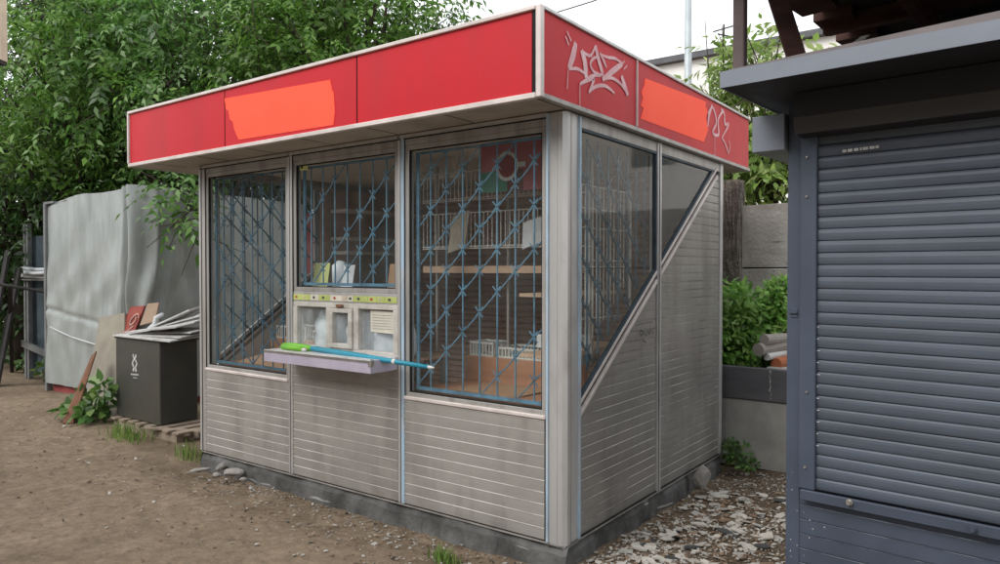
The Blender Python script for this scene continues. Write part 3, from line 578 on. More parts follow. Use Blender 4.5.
# ------------------------------------------------------------------ things inside the kiosk
def shelf_unit():
    t = thing('shelf_unit', (-3.28,1.8,.115), 'pale shelf unit against the far end wall behind the middle window', 'shelf')
    for z in (.6,1.0,1.36,1.75,1.885,2.15): MB().box(-3.40,-3.16,1.28,2.33,z,z+.03).build('shelf', 'wire', t)
    for y in (1.28,2.30): MB().box(-3.42,-3.40,y,y+.03,.115,2.35).build('upright', 'alumdk', t)
shelf_unit()
def wire_rack():
    Y = .48; x0 = on(1,Y,423,240).x; x1 = -.19; zz = lambda py: on(1,Y,480,py).z
    t = thing('wire_rack', ((x0+x1)/2,.62,1.0), 'wire magazine rack standing on the step behind the right-hand window', 'rack')
    for x in (x0,(x0+x1)/2,x1): MB().box(x-.008,x+.008,.625,.641,1.001,2.36).build('upright', 'alumdk', t)
    def tier(z0, z1, y, step):
        mb = MB()
        for z in (z0, z1, z0+.014): mb.bar((x0,y,z),(x1,y,z), .006, .006)
        x = x0+.01
        while x < x1: mb.bar((x,y-.004,z0),(x,y-.004,z1), .0042, .0042); x += step
        for x in (x0,(x0+x1)/2,x1): mb.bar((x,y,z0),(x,.63,z0), .006, .006)
        mb.build('wire_basket', 'wire', t)
    tier(zz(199), zz(170), Y, .036); tier(zz(248), zz(212), Y, .036)
    MB().box(x0,x1,Y,.62,zz(273),zz(266)).build('plank_shelf', 'tanwood', t)
wire_rack()
def side_rack():
    t = thing('display_grid', (-.17,.7,.115), 'wire display grid standing close behind the dirty side window', 'display grid'); mb = MB()
    for i in range(20): y = .22+.047*i; mb.bar((-.16,y,max(.9,diag_z(y)+.08)),(-.16,y,2.12), .005, .005)
    for z in (1.3,1.62,1.66,1.86,1.98,2.12): mb.bar((-.165,.2,z),(-.165,1.15,z), .006, .006)
    mb.build('wire_grid', 'wire', t)
    for y in (.2,1.15): MB().box(-.185,-.170,y-.008,y+.008,.115,2.14).build('upright', 'wire', t)
    MB().box(-.44,-.20,.2,1.15,1.08,1.1).build('shelf', 'tanwood', t); MB().box(-.44,-.20,.2,1.15,1.44,1.46).build('shelf', 'tanwood', t)
side_rack()
def display(x0, x1, label):
    t = thing('display_counter', ((x0+x1)/2,.5,.115), label, 'counter')
    MB().box(x0,x1,.10,.60,.80,.83).build('deck', 'wood', t); MB().box(x0,x1,.585,.60,.831,1.0).build('riser', 'wood', t)
    MB().box(x0,x1,.60,.98,.985,1.0).build('step', 'tanwood', t); MB().box(x0,x1,.10,.118,.115,.799).build('front_board', 'inner', t)
display(-1.17,-.20,'orange-brown wooden display counter behind the right-hand window'); display(-3.4,-2.36,'brown stepped display counter behind the left-hand window')
def basket(x0,x1,y0,y1,z0,z1,label,step=.028):
    mb = MB()
    for z in (z0+.004, z1-.008): mb.bar((x0,y0,z),(x1,y0,z),.01,.014).bar((x0,y1,z),(x1,y1,z),.01,.014).bar((x0,y0,z),(x0,y1,z),.01,.014).bar((x1,y0,z),(x1,y1,z),.01,.014)
    x = x0
    while x <= x1+.001:
        for y in (y0,y1): mb.bar((x,y,z0),(x,y,z1),.009,.006)
        x += step
    y = y0
    while y <= y1:
        for x in (x0,x1): mb.bar((x,y,z0),(x,y,z1),.006,.009)
        y += step
    mb.box(x0,x1,y0,y1,z0,z0+.004); mb.build('plastic_basket', 'plastic', label=label, cat='basket', group='white baskets on the display counters')
basket(-1.6+.45,-.95,.62,.80,1.001,1.10,'small white lattice basket at left end of right-hand display step')
basket(-.9,-.25,.62,.85,1.001,1.075,'long low white lattice basket on right-hand display step')
basket(-3.35,-2.95,.62,.85,1.001,1.11,'white lattice basket on left-hand display step'); basket(-2.85,-2.42,.62,.85,1.001,1.09,'white slatted tray beside basket on left-hand display step')
MB().slab((-.95,.2,.832),(-.45,.16,.832),(-.4,.5,.84),(-.9,.54,.836),.004).build('cardboard_sheet','card',label='flat cardboard sheet on the orange-brown display counter',cat='cardboard')
MB().slab((-3.3,.2,.832),(-2.6,.14,.832),(-2.55,.5,.90),(-3.2,.54,.92),.006).build('cardboard_sheet','card',label='tilted cardboard sheet on the left-hand display counter',cat='cardboard')
mb = MB(); mb.box(-.62,-.3,.66,.80,1.08,1.17); mb.build('paper_box','paperw',label='white paper box standing in the long white basket',cat='box',bevel=.004)
a = on(1,.75,412,179); b = on(1,.75,468,175); lampz = (a.z+b.z)/2
LP = MB().box(a.x,b.x,.72,.78,lampz+.012,lampz+.05).build('strip_lamp','alum',K)
MB().tube([(a.x+.02,.75,lampz),(b.x-.02,.75,lampz)],.016,10).build('tube','plastic',LP,smooth=True)
for xx in (a.x+.1,b.x-.1): MB().bar((xx,.75,lampz+.05),(xx,.75,2.445),.008,.008).build('hanger','wire',LP)
# papers in the rack
def sheet(name, cx, y, z0, z1, w, m, lab, tilt=.02, fold=.0):
    mb = MB(); n = 4; vs = []; fs = []
    for i in range(n+1):
        for j in range(2):
            u = i/n-.5; z = z0 if j == 0 else z1; vs.append((cx+u*w+tilt*(j-.5), y-.012*math.cos(u*6)*(1-j*.5)-fold*abs(u), z+(u*.04)))
    for i in range(n): fs.append((2*i,2*i+2,2*i+3,2*i+1))
    mb.add(vs, fs); vs2 = [(x,yy+.003,z) for x,yy,z in vs]; mb.add(vs2, [tuple(reversed(f)) for f in fs])
    return mb.build(name, m, label=lab, cat='paper')
p = on(1,.455,460,231); sheet('folded_newspaper', p.x, .46, p.z-.13, p.z+.12, .15, 'kraft', 'folded yellowed newspaper hanging on the wire rack', .05, .06)
p = on(1,.455,531,232); sheet('paper_sheet', p.x, .46, p.z-.09, p.z+.08, .15, 'paperw', 'white paper sheet clipped to the right of wire rack', .01)
# cup poster near the top of the right-hand window
def poster():
    a = on(1,.30,481,146); b = on(1,.30,546,188); t = thing('poster', ((a.x+b.x)/2,.3,b.z), 'red and green poster of a white cup seen from above', 'poster')
    x0, x1, z0, z1 = a.x, b.x, b.z, a.z; xm = x0+(x1-x0)*.12; zc = (z0+z1)/2
    mb = MB(); mb.box(x0,x1,.302,.306,z0,z1,0).box(x0,x0+(x1-x0)*.66,.3,.302,z0,zc-.02,1).box(x0+(x1-x0)*.42,x0+(x1-x0)*.66,.2985,.3,z0,zc-.02,2); mb.build('poster_sheet', ['poster_red','poster_green','poster_brown'], t)
    cx = x0+(x1-x0)*.42; cz = zc+.005; r = (z1-z0)*.31; mb = MB(); n = 28
    vs = []; fs = []
    for k in range(n):
        an = 2*math.pi*k/n
        for rr in (r, r*.76): vs.append((cx+rr*.92*math.cos(an), .296, cz+rr*math.sin(an)))
    for k in range(n): j = (k+1)%n; fs.append((2*k,2*j,2*j+1,2*k+1))
    mb.add(vs, fs); mb.box(cx+r*.88,cx+r*1.5,.2955,.2975,cz-.012,cz+.018); mb.build('cup_print', mat('cup_white',(.8,.78,.75),rough=.5), t)
    mb = MB(); mb.add([(cx,.297,cz)]+[(cx+r*.70*math.cos(2*math.pi*k/n),.297,cz+r*.76*math.sin(2*math.pi*k/n)) for k in range(n)], [(0,1+k,1+(k+1)%n) for k in range(n)]); mb.build('tea_print', mat('tea_red',(.32,.05,.045),rough=.5), t)
    for x in (x0+.02,x1-.02): MB().bar((x,.304,z1),(x,.304,2.46),.003,.003).build('hanging_string','wire',t)
poster()
# cards standing on the ledge above the hatch
MB().box(-2.30,-1.25,.065,.24,1.435,1.447).build('hatch_ledge','alumdk',K)
def card(px0,px1,py0,py1,y,m,lab,lean=.03):
    a = on(1,y,px0,py0); b = on(1,y,px1,py1); MB().slab((a.x,y,1.448),(b.x,y,1.448),(b.x+.004,y+lean,a.z),(a.x+.004,y+lean,a.z),.004).build('card', m, label=lab, cat='card')
card(312,327,263,290,.15,'yellow','yellow-green card standing on the ledge in middle window'); card(337,352,265,290,.16,'paperw','white card standing on the ledge in middle window')
card(387,397,264,290,.15,'card','orange-brown card at the right end of middle window ledge')
mb = MB(); mb.tube([(-2.03,.2,1.448),(-2.03,.2,1.63),(-2.03,.21,1.66)],[.06,.062,.03],12); mb.build('plastic_jar','bag',smooth=True,label='clear plastic jar between the two cards on the ledge',cat='jar')
# plastic bags inside the hatch
def bag(c, r, lab):
    bm = bmesh.new(); bmesh.ops.create_icosphere(bm, subdivisions=4, radius=1)
    for v in bm.verts:
        n = v.co.copy(); k = 1+.09*math.sin(n.x*7+n.y*4)+.06*math.sin(n.z*9+n.x*3)+.05*math.sin(n.y*13); v.co = Vector((n.x*r[0]*k, n.y*r[1]*k, n.z*r[2]*k if n.z > -.6 else -.6*r[2])) + Vector(c)
    me = bpy.data.meshes.new('plastic_bag'); bm.to_mesh(me); bm.free(); me.materials.append(M['bag']); me.polygons.foreach_set('use_smooth',[True]*len(me.polygons))
    link(me, 'plastic_bag', label=lab, cat='plastic bag', group='bags inside the serving hatch')
t_ = thing('serving_table', (-1.78,.35,.115), 'plain serving table just inside the hatch', 'table')
MB().box(-2.28,-1.28,.07,.55,.985,1.005).build('table_top','tanwood',t_)
for x in (-2.25,-1.33):
    for y in (.1,.5): MB().box(x,x+.03,y,y+.03,.115,.984).build('leg','alumdk',t_)
bag((-2.06,.16,1.12),(.20,.10,.19),'pale plastic bag behind the left hatch pane'); bag((-1.77,.16,1.12),(.12,.10,.17),'pale plastic bag behind the small middle hatch door'); bag((-1.45,.16,1.11),(.19,.10,.19),'pale plastic bag behind the right hatch pane')

# pole lying on the counter
def pole():
    a = on(1,-.13,284,346); j = on(1,-.13,312,348); b = on(1,-.16,434,373)
    a.z = 1.062; j.z = 1.060; b.z = 1.06 - (1.06-1.046)/( -1.25-j.x)*(b.x-j.x) - .015
    t = thing('mop_pole', (j.x,-.13,1.041), 'long teal pole with lime green grip and white tip lying across counter', 'pole')
    MB().tube([j, j.lerp(b,.3), j.lerp(b,.62), j.lerp(b,.96)], [.018,.020,.018,.012], 12).build('pole_sleeve','teal',t,smooth=True)
    MB().tube([j+Vector((0,.028,.004)), j.lerp(b,.45)+Vector((0,.028,.004))],[.011,.011],10).build('inner_rod',mat('teal_dark',(.02,.17,.26),rough=.4),t,smooth=True)
    MB().tube([j.lerp(b,.96), b],[.011,.006],10).build('tip','plastic',t,smooth=True)
    MB().tube([a, a.lerp(j,.3), a.lerp(j,.8), j+Vector((.01,0,0))],[.020,.026,.024,.016],12).build('grip','green',t,smooth=True)
    MB().tube([a+Vector((.03,-.035,-.004)), j+Vector((-.05,-.03,-.006))],[.020,.017],10).build('grip','green',t,smooth=True)
    MB().tube([j+Vector((-.06,-.035,-.008)), j+Vector((-.02,-.035,-.008))],[.012,.012],10).build('clip','plastic',t,smooth=True)
    MB().tube([j.lerp(b,.70)-Vector((0,0,.0)), j.lerp(b,.72)],[.0188,.0185],12).build('collar','plastic',t,smooth=True)
pole()

# ================================================================== SHUTTERED KIOSK (right)
TH = R(-4.9); K0 = at(787,300,3.0); K0.z = 0
S = thing('shutter_kiosk', K0, 'blue-grey kiosk with its roller shutter pulled down', 'kiosk', rz=TH)
def sb(name, m, x0,x1,y0,y1,z0,z1, bevel=.003, par=None):
    return MB().box(x0,x1,y0,y1,z0,z1).build(name, m, par or S, bevel=bevel, local=True)
W, DPT = 2.3, 1.75
sb('body', 'greyblue', .004, W, .07, DPT, .02, 2.29, 0)
sb('post', 'greyblue', 0, .056, 0, .069, 0, 2.29); sb('post', 'greyblue', W-.06, W, 0, .069, 0, 2.29)
sb('guide_rail', 'greyblue', .058, .122, -.022, .068, .70, 2.2); sb('guide_rail', 'greyblue', W-.13, W-.062, -.022, .068, .70, 2.2)
# roller shutter
mb = MB(); z = .70; pitch = .0485
while z < 2.2:
    prof = [(0,.007),(.05,.0005),(.14,-.0012),(.35,-.0034),(.62,-.0042),(.84,-.0026),(.95,.001),(1,.007)]
    for i in range(len(prof)-1):
        a, b = prof[i], prof[i+1]; za, zb = z+a[0]*pitch, z+b[0]*pitch; jl, jr = .0016*math.sin(z*97), .0022*math.sin(z*61+1)
        xm = .45; jm = .003*math.sin(z*43)*math.exp(-((z-1.05)/.3)**2)
        mb.add([(.123,a[1]+jl,za),(xm,a[1]+jm,za),(W-.131,a[1]+jr,za),(W-.131,b[1]+jr,zb),(xm,b[1]+jm,zb),(.123,b[1]+jl,zb)], [(0,1,4,5),(1,2,3,4)])
    z += pitch
SH = mb.build('shutter', 'shutter', S, local=True)
# worn sticker line (tiny white marks)
mb = MB(); x = .215; rs = random.Random(5)
while x < .35:
    w = rs.uniform(.006,.02); mb.box(x,x+w,-.0085,-.0078,2.070+.03*(x-.215)-.004,2.077+.03*(x-.215)); x += w+rs.uniform(.002,.006)
mb.build('white_marking', 'decal', SH, local=True)
# bright wear nicks at slat ends
mb = MB(); 
for k in range(3,14): mb.box(.1235,.1235+random.uniform(.006,.014),-.0072,-.0066,.70+pitch*k+.036,.70+pitch*k+.039)
mb.build('wear_marks', 'decal', SH, local=True)
bb = sb('bottom_bar', 'greyblue', .07, W-.07, -.040, -.023, .658, .700)
for x, z in ((.262,.69),(.67,.682)):
    def K3(p): return Vector(p)
    k = MB().tube([(x,-.0405,z),(x,-.05,z),(x,-.05,z),(x,-.066,z)],[.013,.013,.009,.008],12).build('lock_knob', 'steel' if x<.5 else 'greyblue', bb, local=True, smooth=False)
# lower panel boards
mb = MB(); z = .02; mb2 = MB()
while z < .65:
    zt = min(z+.061,.655); mb.box(.057,W-.061,.003,.05,z,zt-.004,0); mb.box(.057,W-.061,.007,.05,zt-.004,zt,0); mb.box(.057,W-.061,.001,.004,zt-.006,zt-.004,1); z = zt
mb.build('lower_panel', ['greyblue', mat('scratched_edge',(.30,.34,.38),(.1,.11,.15),scale=5,rough=.5,lo=.4,hi=.6)], S, local=True)
# bolts and paint chips
mb = MB()
for x, z in ((.03,1.42),(.085,.79),(.085,1.9),(.09,1.1),(.085,2.06)): mb.tube([(x,-.0225 if x>.058 else -.0005,z),(x,-.029 if x>.058 else -.006,z)],[.006,.005],8)
mb.build('bolt','steel',S,local=True)
mb = MB()
for _ in range(16):
    x = random.choice([random.uniform(.004,.05),random.uniform(.07,.16)]); z = random.uniform(.25,.78) if x<.06 else random.uniform(.3,.62); s = random.uniform(.0012,.0028)
    y = -.0006 if x<.056 else .0
    mb.add([(x-s,y,z-s*.5),(x+s*.3,y,z-s),(x+s,y,z+s*.4),(x-s*.3,y,z+s*1.4)],[(0,1,2,3)])
mb.build('paint_chip','decal',S,local=True)
mb = MB(); mb.prism([(.03-.018,-.001,1.41),(.03+.018,-.001,1.41),(.03+.012,-.012,1.42),(.03-.012,-.012,1.42)],(0,0,.012)).box(.014,.046,-.004,0,1.402,1.442); mb.build('bracket_plate','greyblue',S,local=True,bevel=.002)
# shutter housing with chamfered lower edge
mb = MB(); xx0 = .066
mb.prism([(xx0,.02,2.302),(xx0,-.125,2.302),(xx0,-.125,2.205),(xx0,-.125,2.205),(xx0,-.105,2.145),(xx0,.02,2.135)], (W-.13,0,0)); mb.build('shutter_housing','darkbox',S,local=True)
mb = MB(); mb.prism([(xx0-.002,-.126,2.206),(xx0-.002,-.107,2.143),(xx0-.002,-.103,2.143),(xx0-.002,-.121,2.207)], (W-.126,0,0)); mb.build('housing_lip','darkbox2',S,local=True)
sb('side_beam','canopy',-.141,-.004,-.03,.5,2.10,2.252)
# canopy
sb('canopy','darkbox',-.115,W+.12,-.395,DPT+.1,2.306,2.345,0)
sb('canopy_edge','canopy',-.119,W+.13,-.402,-.396,2.302,2.364,0); sb('canopy_edge','canopy',-.121,-.116,-.396,DPT+.1,2.302,2.364,0)
mb = MB(); mb.prism([(-.119,-.398,2.3645),(-.119,-.36,2.372),(-.119,-.30,2.372),(-.119,-.30,2.3645)],(W+.25,0,0)); mb.build('canopy_edge','canopy',S,local=True)
mb = MB(); mb.prism([(-.1,-.37,2.373),(W+.13,-.37,2.373),(W+.13,-.37,2.44),(-.1,-.37,2.376)],(0,.04,0)); mb.build('weathered_board','canopy_up',S,local=True)

# shed roof over the shuttered kiosk
def shed():
    def kl(x,y,z): v = Matrix.Rotation(TH,3,'Z') @ Vector((x,y,z)); return K0+v
    t = thing('lean_to_roof', kl(1,.6,2.37), 'dark timber lean-to roof propped above the grey canopy', 'roof', rz=TH)
    # underside boards, rafters, edge
    P1 = at(752,-12,3.3); P2 = at(792,60,4.6); z = 2.9
    mb = MB()
    x0a, x0b = -.20, .12
    mb.prism([(x0a,-.75,2.98),(3.0,-.75,2.98),(3.0,2.0,2.88),(x0b,2.0,2.88)], (0,0,.05)); mb.build('roof_sheet','darkwood',t,local=False) if False else None
    def L(p): return kl(*p)
    mb = MB(); mb.prism([L((-.22,-.75,2.98)),L((3.0,-.75,2.98)),L((3.0,2.1,2.80)),L((.05,2.1,2.80))],(0,0,.04)); mb.build('roof_sheet','darkwood',t)
    for i, y in enumerate((-.55,-.15,.3,.8,1.3,1.8)):
        zz = 2.98-(y+.75)*.063; xl = -.22+(y+.75)*.095
        MB().bar(L((xl-.03,y,zz-.045)),L((3.0,y,zz-.045)),.06,.085).build('rafter','rustwood',t,bevel=.004)
    for xl in (.3,1.1,1.9): MB().bar(L((xl,-.7,2.86)),L((xl+.1,2.05,2.70)),.05,.08).build('purlin','rustwood',t,bevel=.004)
    MB().bar(L((.42,-.55,2.83)),L((3.0,-.55,2.83)),.03,.12).build('edge_board','rustwood',t,bevel=.004)
    MB().bar(L((-.095,-.27,2.345)),L((-.095,-.27,2.90)),.045,.045).build('post','rustpost',t,bevel=.004)
    b0 = L((.06,.05,2.345)); b1 = L((-.10,.0,2.92)); MB().bar(b0,b1,.05,.075).build('brace','rustwood',t,bevel=.004)
    MB().slab(L((.16,1.9,2.35)),L((3.0,1.9,2.35)),L((3.0,1.9,2.82)),L((.16,1.9,2.82)),.03).build('back_boarding','darkwood',t)
    # torn roofing at the left edge
    mb = MB()
    for k in range(5):
        y = -.3+.33*k; x = -.22+(y+.75)*.095; mb.slab(L((x-.06+.02*(k%2),y,2.90-.02*k)),L((x+.14,y,2.90-.02*k)),L((x+.14,y+.22,2.885-.02*k)),L((x-.03,y+.24,2.885-.02*k)),.05)
    mb.build('torn_edge','rustwood',t)
    p = L((.30,-.15,2.345)); q = L((.40,-.05,2.50))
    MB().slab(L((.20,-.2,2.374)),L((.235,-.2,2.374)),L((.34,-.12,2.475)),L((.31,-.12,2.475)),.004).build('metal_offcut','steel',label='thin bright metal strip sticking up on the grey canopy',cat='metal strip')
shed()

# ================================================================== LEFT SIDE: tarpaulin stall, chest, boards
def tarp_stall():
    t = thing('market_stall', (-7.2,1.8,0), 'closed market stall wrapped in a grey tarpaulin', 'stall')
    xa, xb, yf, yb = -8.40, -5.95, .75, 3.2
    MB().box(xa+.03,xb-.05,yf+.05,yb,.0,2.38).build('body','redbase',t)
    MB().box(xa-.06,xa+.0,yf-.02,yf+.06,0,2.47).build('frame_post','postgrey',t,bevel=.005); MB().box(xa-.1,xa+.2,yf,yf+.05,2.47,2.50).build('frame_bar','postgrey',t)
    # draped sheet: front + side in one surface, u along the perimeter
    nu, nv = 460, 90; vs = []; fs = []
    Lf = xb-xa; Ls = 2.2
    def top(u):
        if u < Lf:
            s = u/Lf; return 2.44 + .10*min(1,max(0,(s-.05)/.4))**.8 + .015*math.sin(u*3) 
        return 2.545-.02*(u-Lf)
    for i in range(nu+1):
        u = (Lf+Ls)*i/nu
        for j in range(nv+1):
            w = j/nv; zt = top(u); zb = .13 + .03*math.sin(u*2.1) if u < Lf else .10; 
            if u < Lf*.55: zb = .12
            z = zb+(zt-zb)*w
            fold = .014*math.sin(u*9+1.5*math.sin(z*1.5))*(1-w*.6) + .006*math.sin(u*23+2.2*math.sin(z*2.1+u))*(.4+.6*math.sin(u*1.3)**2) + .007*math.sin((u*.9-z*1.3)*8+1.2*math.sin(z*3))*math.exp(-((w-.55)/.35)**2) + .014*math.sin(u*4.2-z*1.1+.5) + .01*math.sin((u+z*.5)*13)*(1-w) 
            # heavy hanging folds near the corner
            for cu, aw, am in ((Lf-.10,.045,.10),(Lf-.24,.035,.075),(Lf-.33,.05,.05),(Lf+.08,.05,.09),(Lf+.30,.08,.05)):
                d = (u-cu+.05*math.sin(z*2.5)+ (2.5-z)*.05)/aw; fold += am*math.exp(-d*d)*(.35+.65*min(1,w*1.6))*(1 if w > .25 else w/.25)
            sag = -.02*math.exp(-((z-.85-.1*(Lf-u))/.03)**2) if u < Lf*.6 else 0
            r = .10
            if u < Lf-r: p = Vector((xa+u, yf, z)); n = Vector((0,-1,0))
            elif u < Lf+r*.57:
                an = (u-(Lf-r))/(r*1.57)*math.pi/2; p = Vector((xb-r+r*math.sin(an), yf+r-r*math.cos(an), z)); n = Vector((math.sin(an),-math.cos(an),0))
            else: p = Vector((xb, yf+r+(u-Lf-r*.57), z)); n = Vector((1,0,0))
            p += n*(fold+sag+.012*(1-w)); vs.append(p)
    for i in range(nu):
        for j in range(nv): a = i*(nv+1)+j; fs.append((a,a+nv+1,a+nv+2,a+1))
    mb = MB(); mb.add(vs, fs)
    # over the roof
    mb.add([(xa,yf,top(0)),(xa+Lf*.45,yf,top(Lf*.45)),(xb,yf+.05,top(Lf)),(xb,yb-.2,2.5),(xa,yb-.2,2.42)],[(0,1,2,3,4)])
    mb.build('tarpaulin','tarp',t,smooth=True)
    a = on(1,yf-.03,50,327); b = on(1,yf-.03,100,346)
    MB().tube([a, a.lerp(b,.5)+Vector((0,-.03,-.01)), b],.008,6).build('tie_rope','whitepipe',t)
tarp_stall()

def chest():
    t = thing('storage_chest', (-5.2,.5,.08), 'dark grey metal storage chest with small white emblem', 'chest')
    x0,x1,y0,y1,z0,z1 = -5.64,-4.764,.31,.705,.085,.89
    MB().box(x0,x1,y0,y1,z0,z1).build('body','chest',t,bevel=.01,seg=2)
    MB().box(x0-.012,x1+.012,y0-.012,y1+.012,z1+.001,z1+.022).build('lid','chest',t,bevel=.005)
    # emblem: small white animal-like figure above lines of lettering
    c = on(1,y0-.002,134.5,364); mb = MB(); s = .026; y = y0-.0015
    def disc(cx, cz, rx, rz, d=0): mb.add([(cx,y-d,cz)]+[(cx+rx*math.cos(a*math.pi/7),y-d,cz+rz*math.sin(a*math.pi/7)) for a in range(14)], [(0,1+k,1+(k+1)%14) for k in range(14)])
    disc(c.x,c.z+.055,s*.95,s*.75); disc(c.x-.026,c.z+.083,.011,.018,.0003); disc(c.x+.026,c.z+.083,.011,.018,.0003)
    for sx in (-1,1): mb.ribbon([(c.x+sx*.02,y,c.z+.04),(c.x+sx*.045,y,c.z+.005),(c.x+sx*.018,y,c.z-.035)],.024,(0,-1,0)); mb.ribbon([(c.x+sx*.012,y,c.z-.03),(c.x+sx*.03,y,c.z-.075)],.028,(0,-1,0))
    x = c.x-.075; rs = random.Random(9)
    while x < c.x+.07: w = rs.uniform(.008,.02); mb.ribbon([(x,y,c.z-.107+.04*(x-c.x)),(x+w,y,c.z-.107+.04*(x-c.x))],.016,(0,-1,0)); x += w+.004
    x = c.x-.035
    while x < c.x+.04: w = rs.uniform(.006,.014); mb.ribbon([(x,y,c.z-.14),(x+w,y,c.z-.14)],.009,(0,-1,0)); x += w+.004
    mb.build('emblem','decal',t)
chest()
def pallet():
    t = thing('wooden_pallet', (-5.1,.45,0), 'low wooden pallet under the dark storage chest', 'pallet')
    for k in range(8):
        x = -5.62+.17*k; MB().box(x,x+.10,.235+.008*(k%3),.80,.060,.080).build('slat','palletwood',t,bevel=.003)
    for y in (.27,.5,.72): MB().box(-5.6,-4.40,y,y+.07,-.03,.059).build('bearer','palletwood',t)
    MB().bar((-4.86,.19,.072),(-4.15,.50,.072),.05,.02).build('loose_slat','palletwood',t,bevel=.003)
pallet()
# white boards piled on top of the chest
rs = random.Random(21); zc = .915
for k,(x0,x1,y0,y1,ti,tj) in enumerate([(-5.62,-4.5,.27,.66,.0,.0),(-5.5,-4.45,.34,.68,.02,.01),(-5.35,-4.4,.40,.69,.05,.02),(-5.42,-4.5,.30,.6,.09,.03),(-5.1,-4.42,.45,.69,.12,.02),(-5.3,-4.5,.52,.66,.16,.05),(-5.0,-4.42,.40,.70,.10,.1),(-5.25,-4.6,.5,.70,.19,.02)]):
    MB().slab((x0,y0,zc),(x1,y0+tj,zc+ti),(x1,y1,zc+ti+.04),(x0+.06,y1,zc+.03),.012).build('white_board','whiteboard',label='dirty white board in the untidy pile on top of chest',cat='board',group='white boards piled on the chest'); zc += .014
mb = MB(); mb.tube([(-5.42,.55,.97),(-5.30,.56,1.03),(-5.33,.58,1.10),(-5.24,.60,1.14)],[.03,.036,.026,.02],8); mb.build('crumpled_bag','whitepipe',smooth=True,label='crumpled white plastic at the left of the board pile',cat='plastic bag')
# leaning boards
A = on(2,0,85,412); MB().slab(A, (-5.72,.44,0), on(1,.66,126,313), on(1,.66,101,318), .018).build('leaning_board','beige',label='tall beige board leaning between chest and tarpaulin',cat='board')
B = on(2,0,63,424); MB().slab(B, on(2,0,74,424), on(1,.36,97,352), on(1,.36,92,357), .02).build('leaning_board','beigedk',label='narrow rust-brown board leaning in front of the beige board',cat='board')
def picture():
    t = thing('picture_board', (-5.5,.6,.93), 'red printed board with a pale swirl leaning on the tarpaulin', 'board')
    a,b,c,d = on(1,.60,117,340),on(1,.60,135,333),on(1,.70,146,306),on(1,.70,132,307)
    p = MB().slab(a,b,c,d,.015).build('board','redboard',t)
    n = (b-a).cross(d-a).normalized(); n = n if n.y < 0 else -n; off = n*.018
    def uv(u,v): return a+(b-a)*u+(d-a)*v+off*1.0
    mb = MB(); pts = [uv(.62+.26*math.cos(k*.5)*(1-k*.04), .45+.2*math.sin(k*.5)*(1-k*.04)) for k in range(16)]; mb.ribbon(pts,.022,n); mb.ribbon([uv(.2,.2),uv(.5,.12),uv(.8,.25)],.02,n); mb.build('swirl_print',mat('faded_print',(.46,.24,.19),rough=.7),t)
picture()
MB().slab(on(1,.62,141,326),on(1,.62,156,322),on(1,.71,160,303),on(1,.71,149,304),.015).build('leaning_board','tanboard',label='small tan board leaning right of the red printed board',cat='board')

# sheet fence behind, pipes and barrier at far left
def sheet_fence():
    t = thing('sheet_fence', (-9.5,1.1,0), 'blue-grey ribbed metal fence panel beside the tarpaulin stall', 'fence')
    mb = MB(); x = -10.05; k = 0
    while x < -8.52: mb.add([(x,1.15,.1),(x+.05,1.12,.1),(x+.05,1.12,2.1),(x,1.15,2.1),(x+.1,1.15,.1),(x+.1,1.15,2.1)],[(0,1,2,3),(1,4,5,2)]); x += .1
    mb.build('sheet_panel','bluefence',t)
    for x in (-9.93,-9.83,-8.62): MB().box(x,x+.06,1.03,1.09,0,2.28).build('post','postgrey',t,bevel=.004)
    for p,q in (((-9.9,1.0,.52),(-8.55,1.0,.36)),): MB().bar(p,q,.04,.09).build('rail','postgrey',t)
sheet_fence()
for k,(z,y) in enumerate(((1.50,.99),(1.555,.985),(1.605,.99),(1.55,.93))):
    MB().tube([(-9.95+.05*k,y,z+.02),(-9.3,y,z),(-8.52,y,z-.01+.01*k)],.026,8).build('plastic_pipe','whitepipe',smooth=True,label='white plastic pipe in the bundle across the metal fence',cat='pipe',group='pipes across the fence')
mb = MB(); mb.bar((-10.2,1.0,1.46),(-8.5,1.0,1.46),.05,.02); mb.build('pipe_bracket','postgrey',label='grey bracket bar carrying white pipes on the fence',cat='bracket')
def barrier():
    t = thing('barrier', (-9,.35,0), 'dark barrier rail with two leaning planks at the far left', 'barrier')
    MB().tube([at(-20,281,9.4),at(10,286,9.4),at(47,292,9.5)],.022,8).build('rail','darkwood',t)
    for (x0,y0,x1,y1,w) in ((-4,388,19,268,.16),(-16,388,8,250,.14)):
        a = on(2,0,x0,y0); d = (a-CAM).dot(FW); b = at(x1,y1,d+.35); MB().bar(a,b,w,.03,up=(0,1,0)).build('plank','darkwood',t)
    MB().bar(at(10,286,9.45),on(2,0,12,372),.05,.05).build('post','darkwood',t)
barrier()

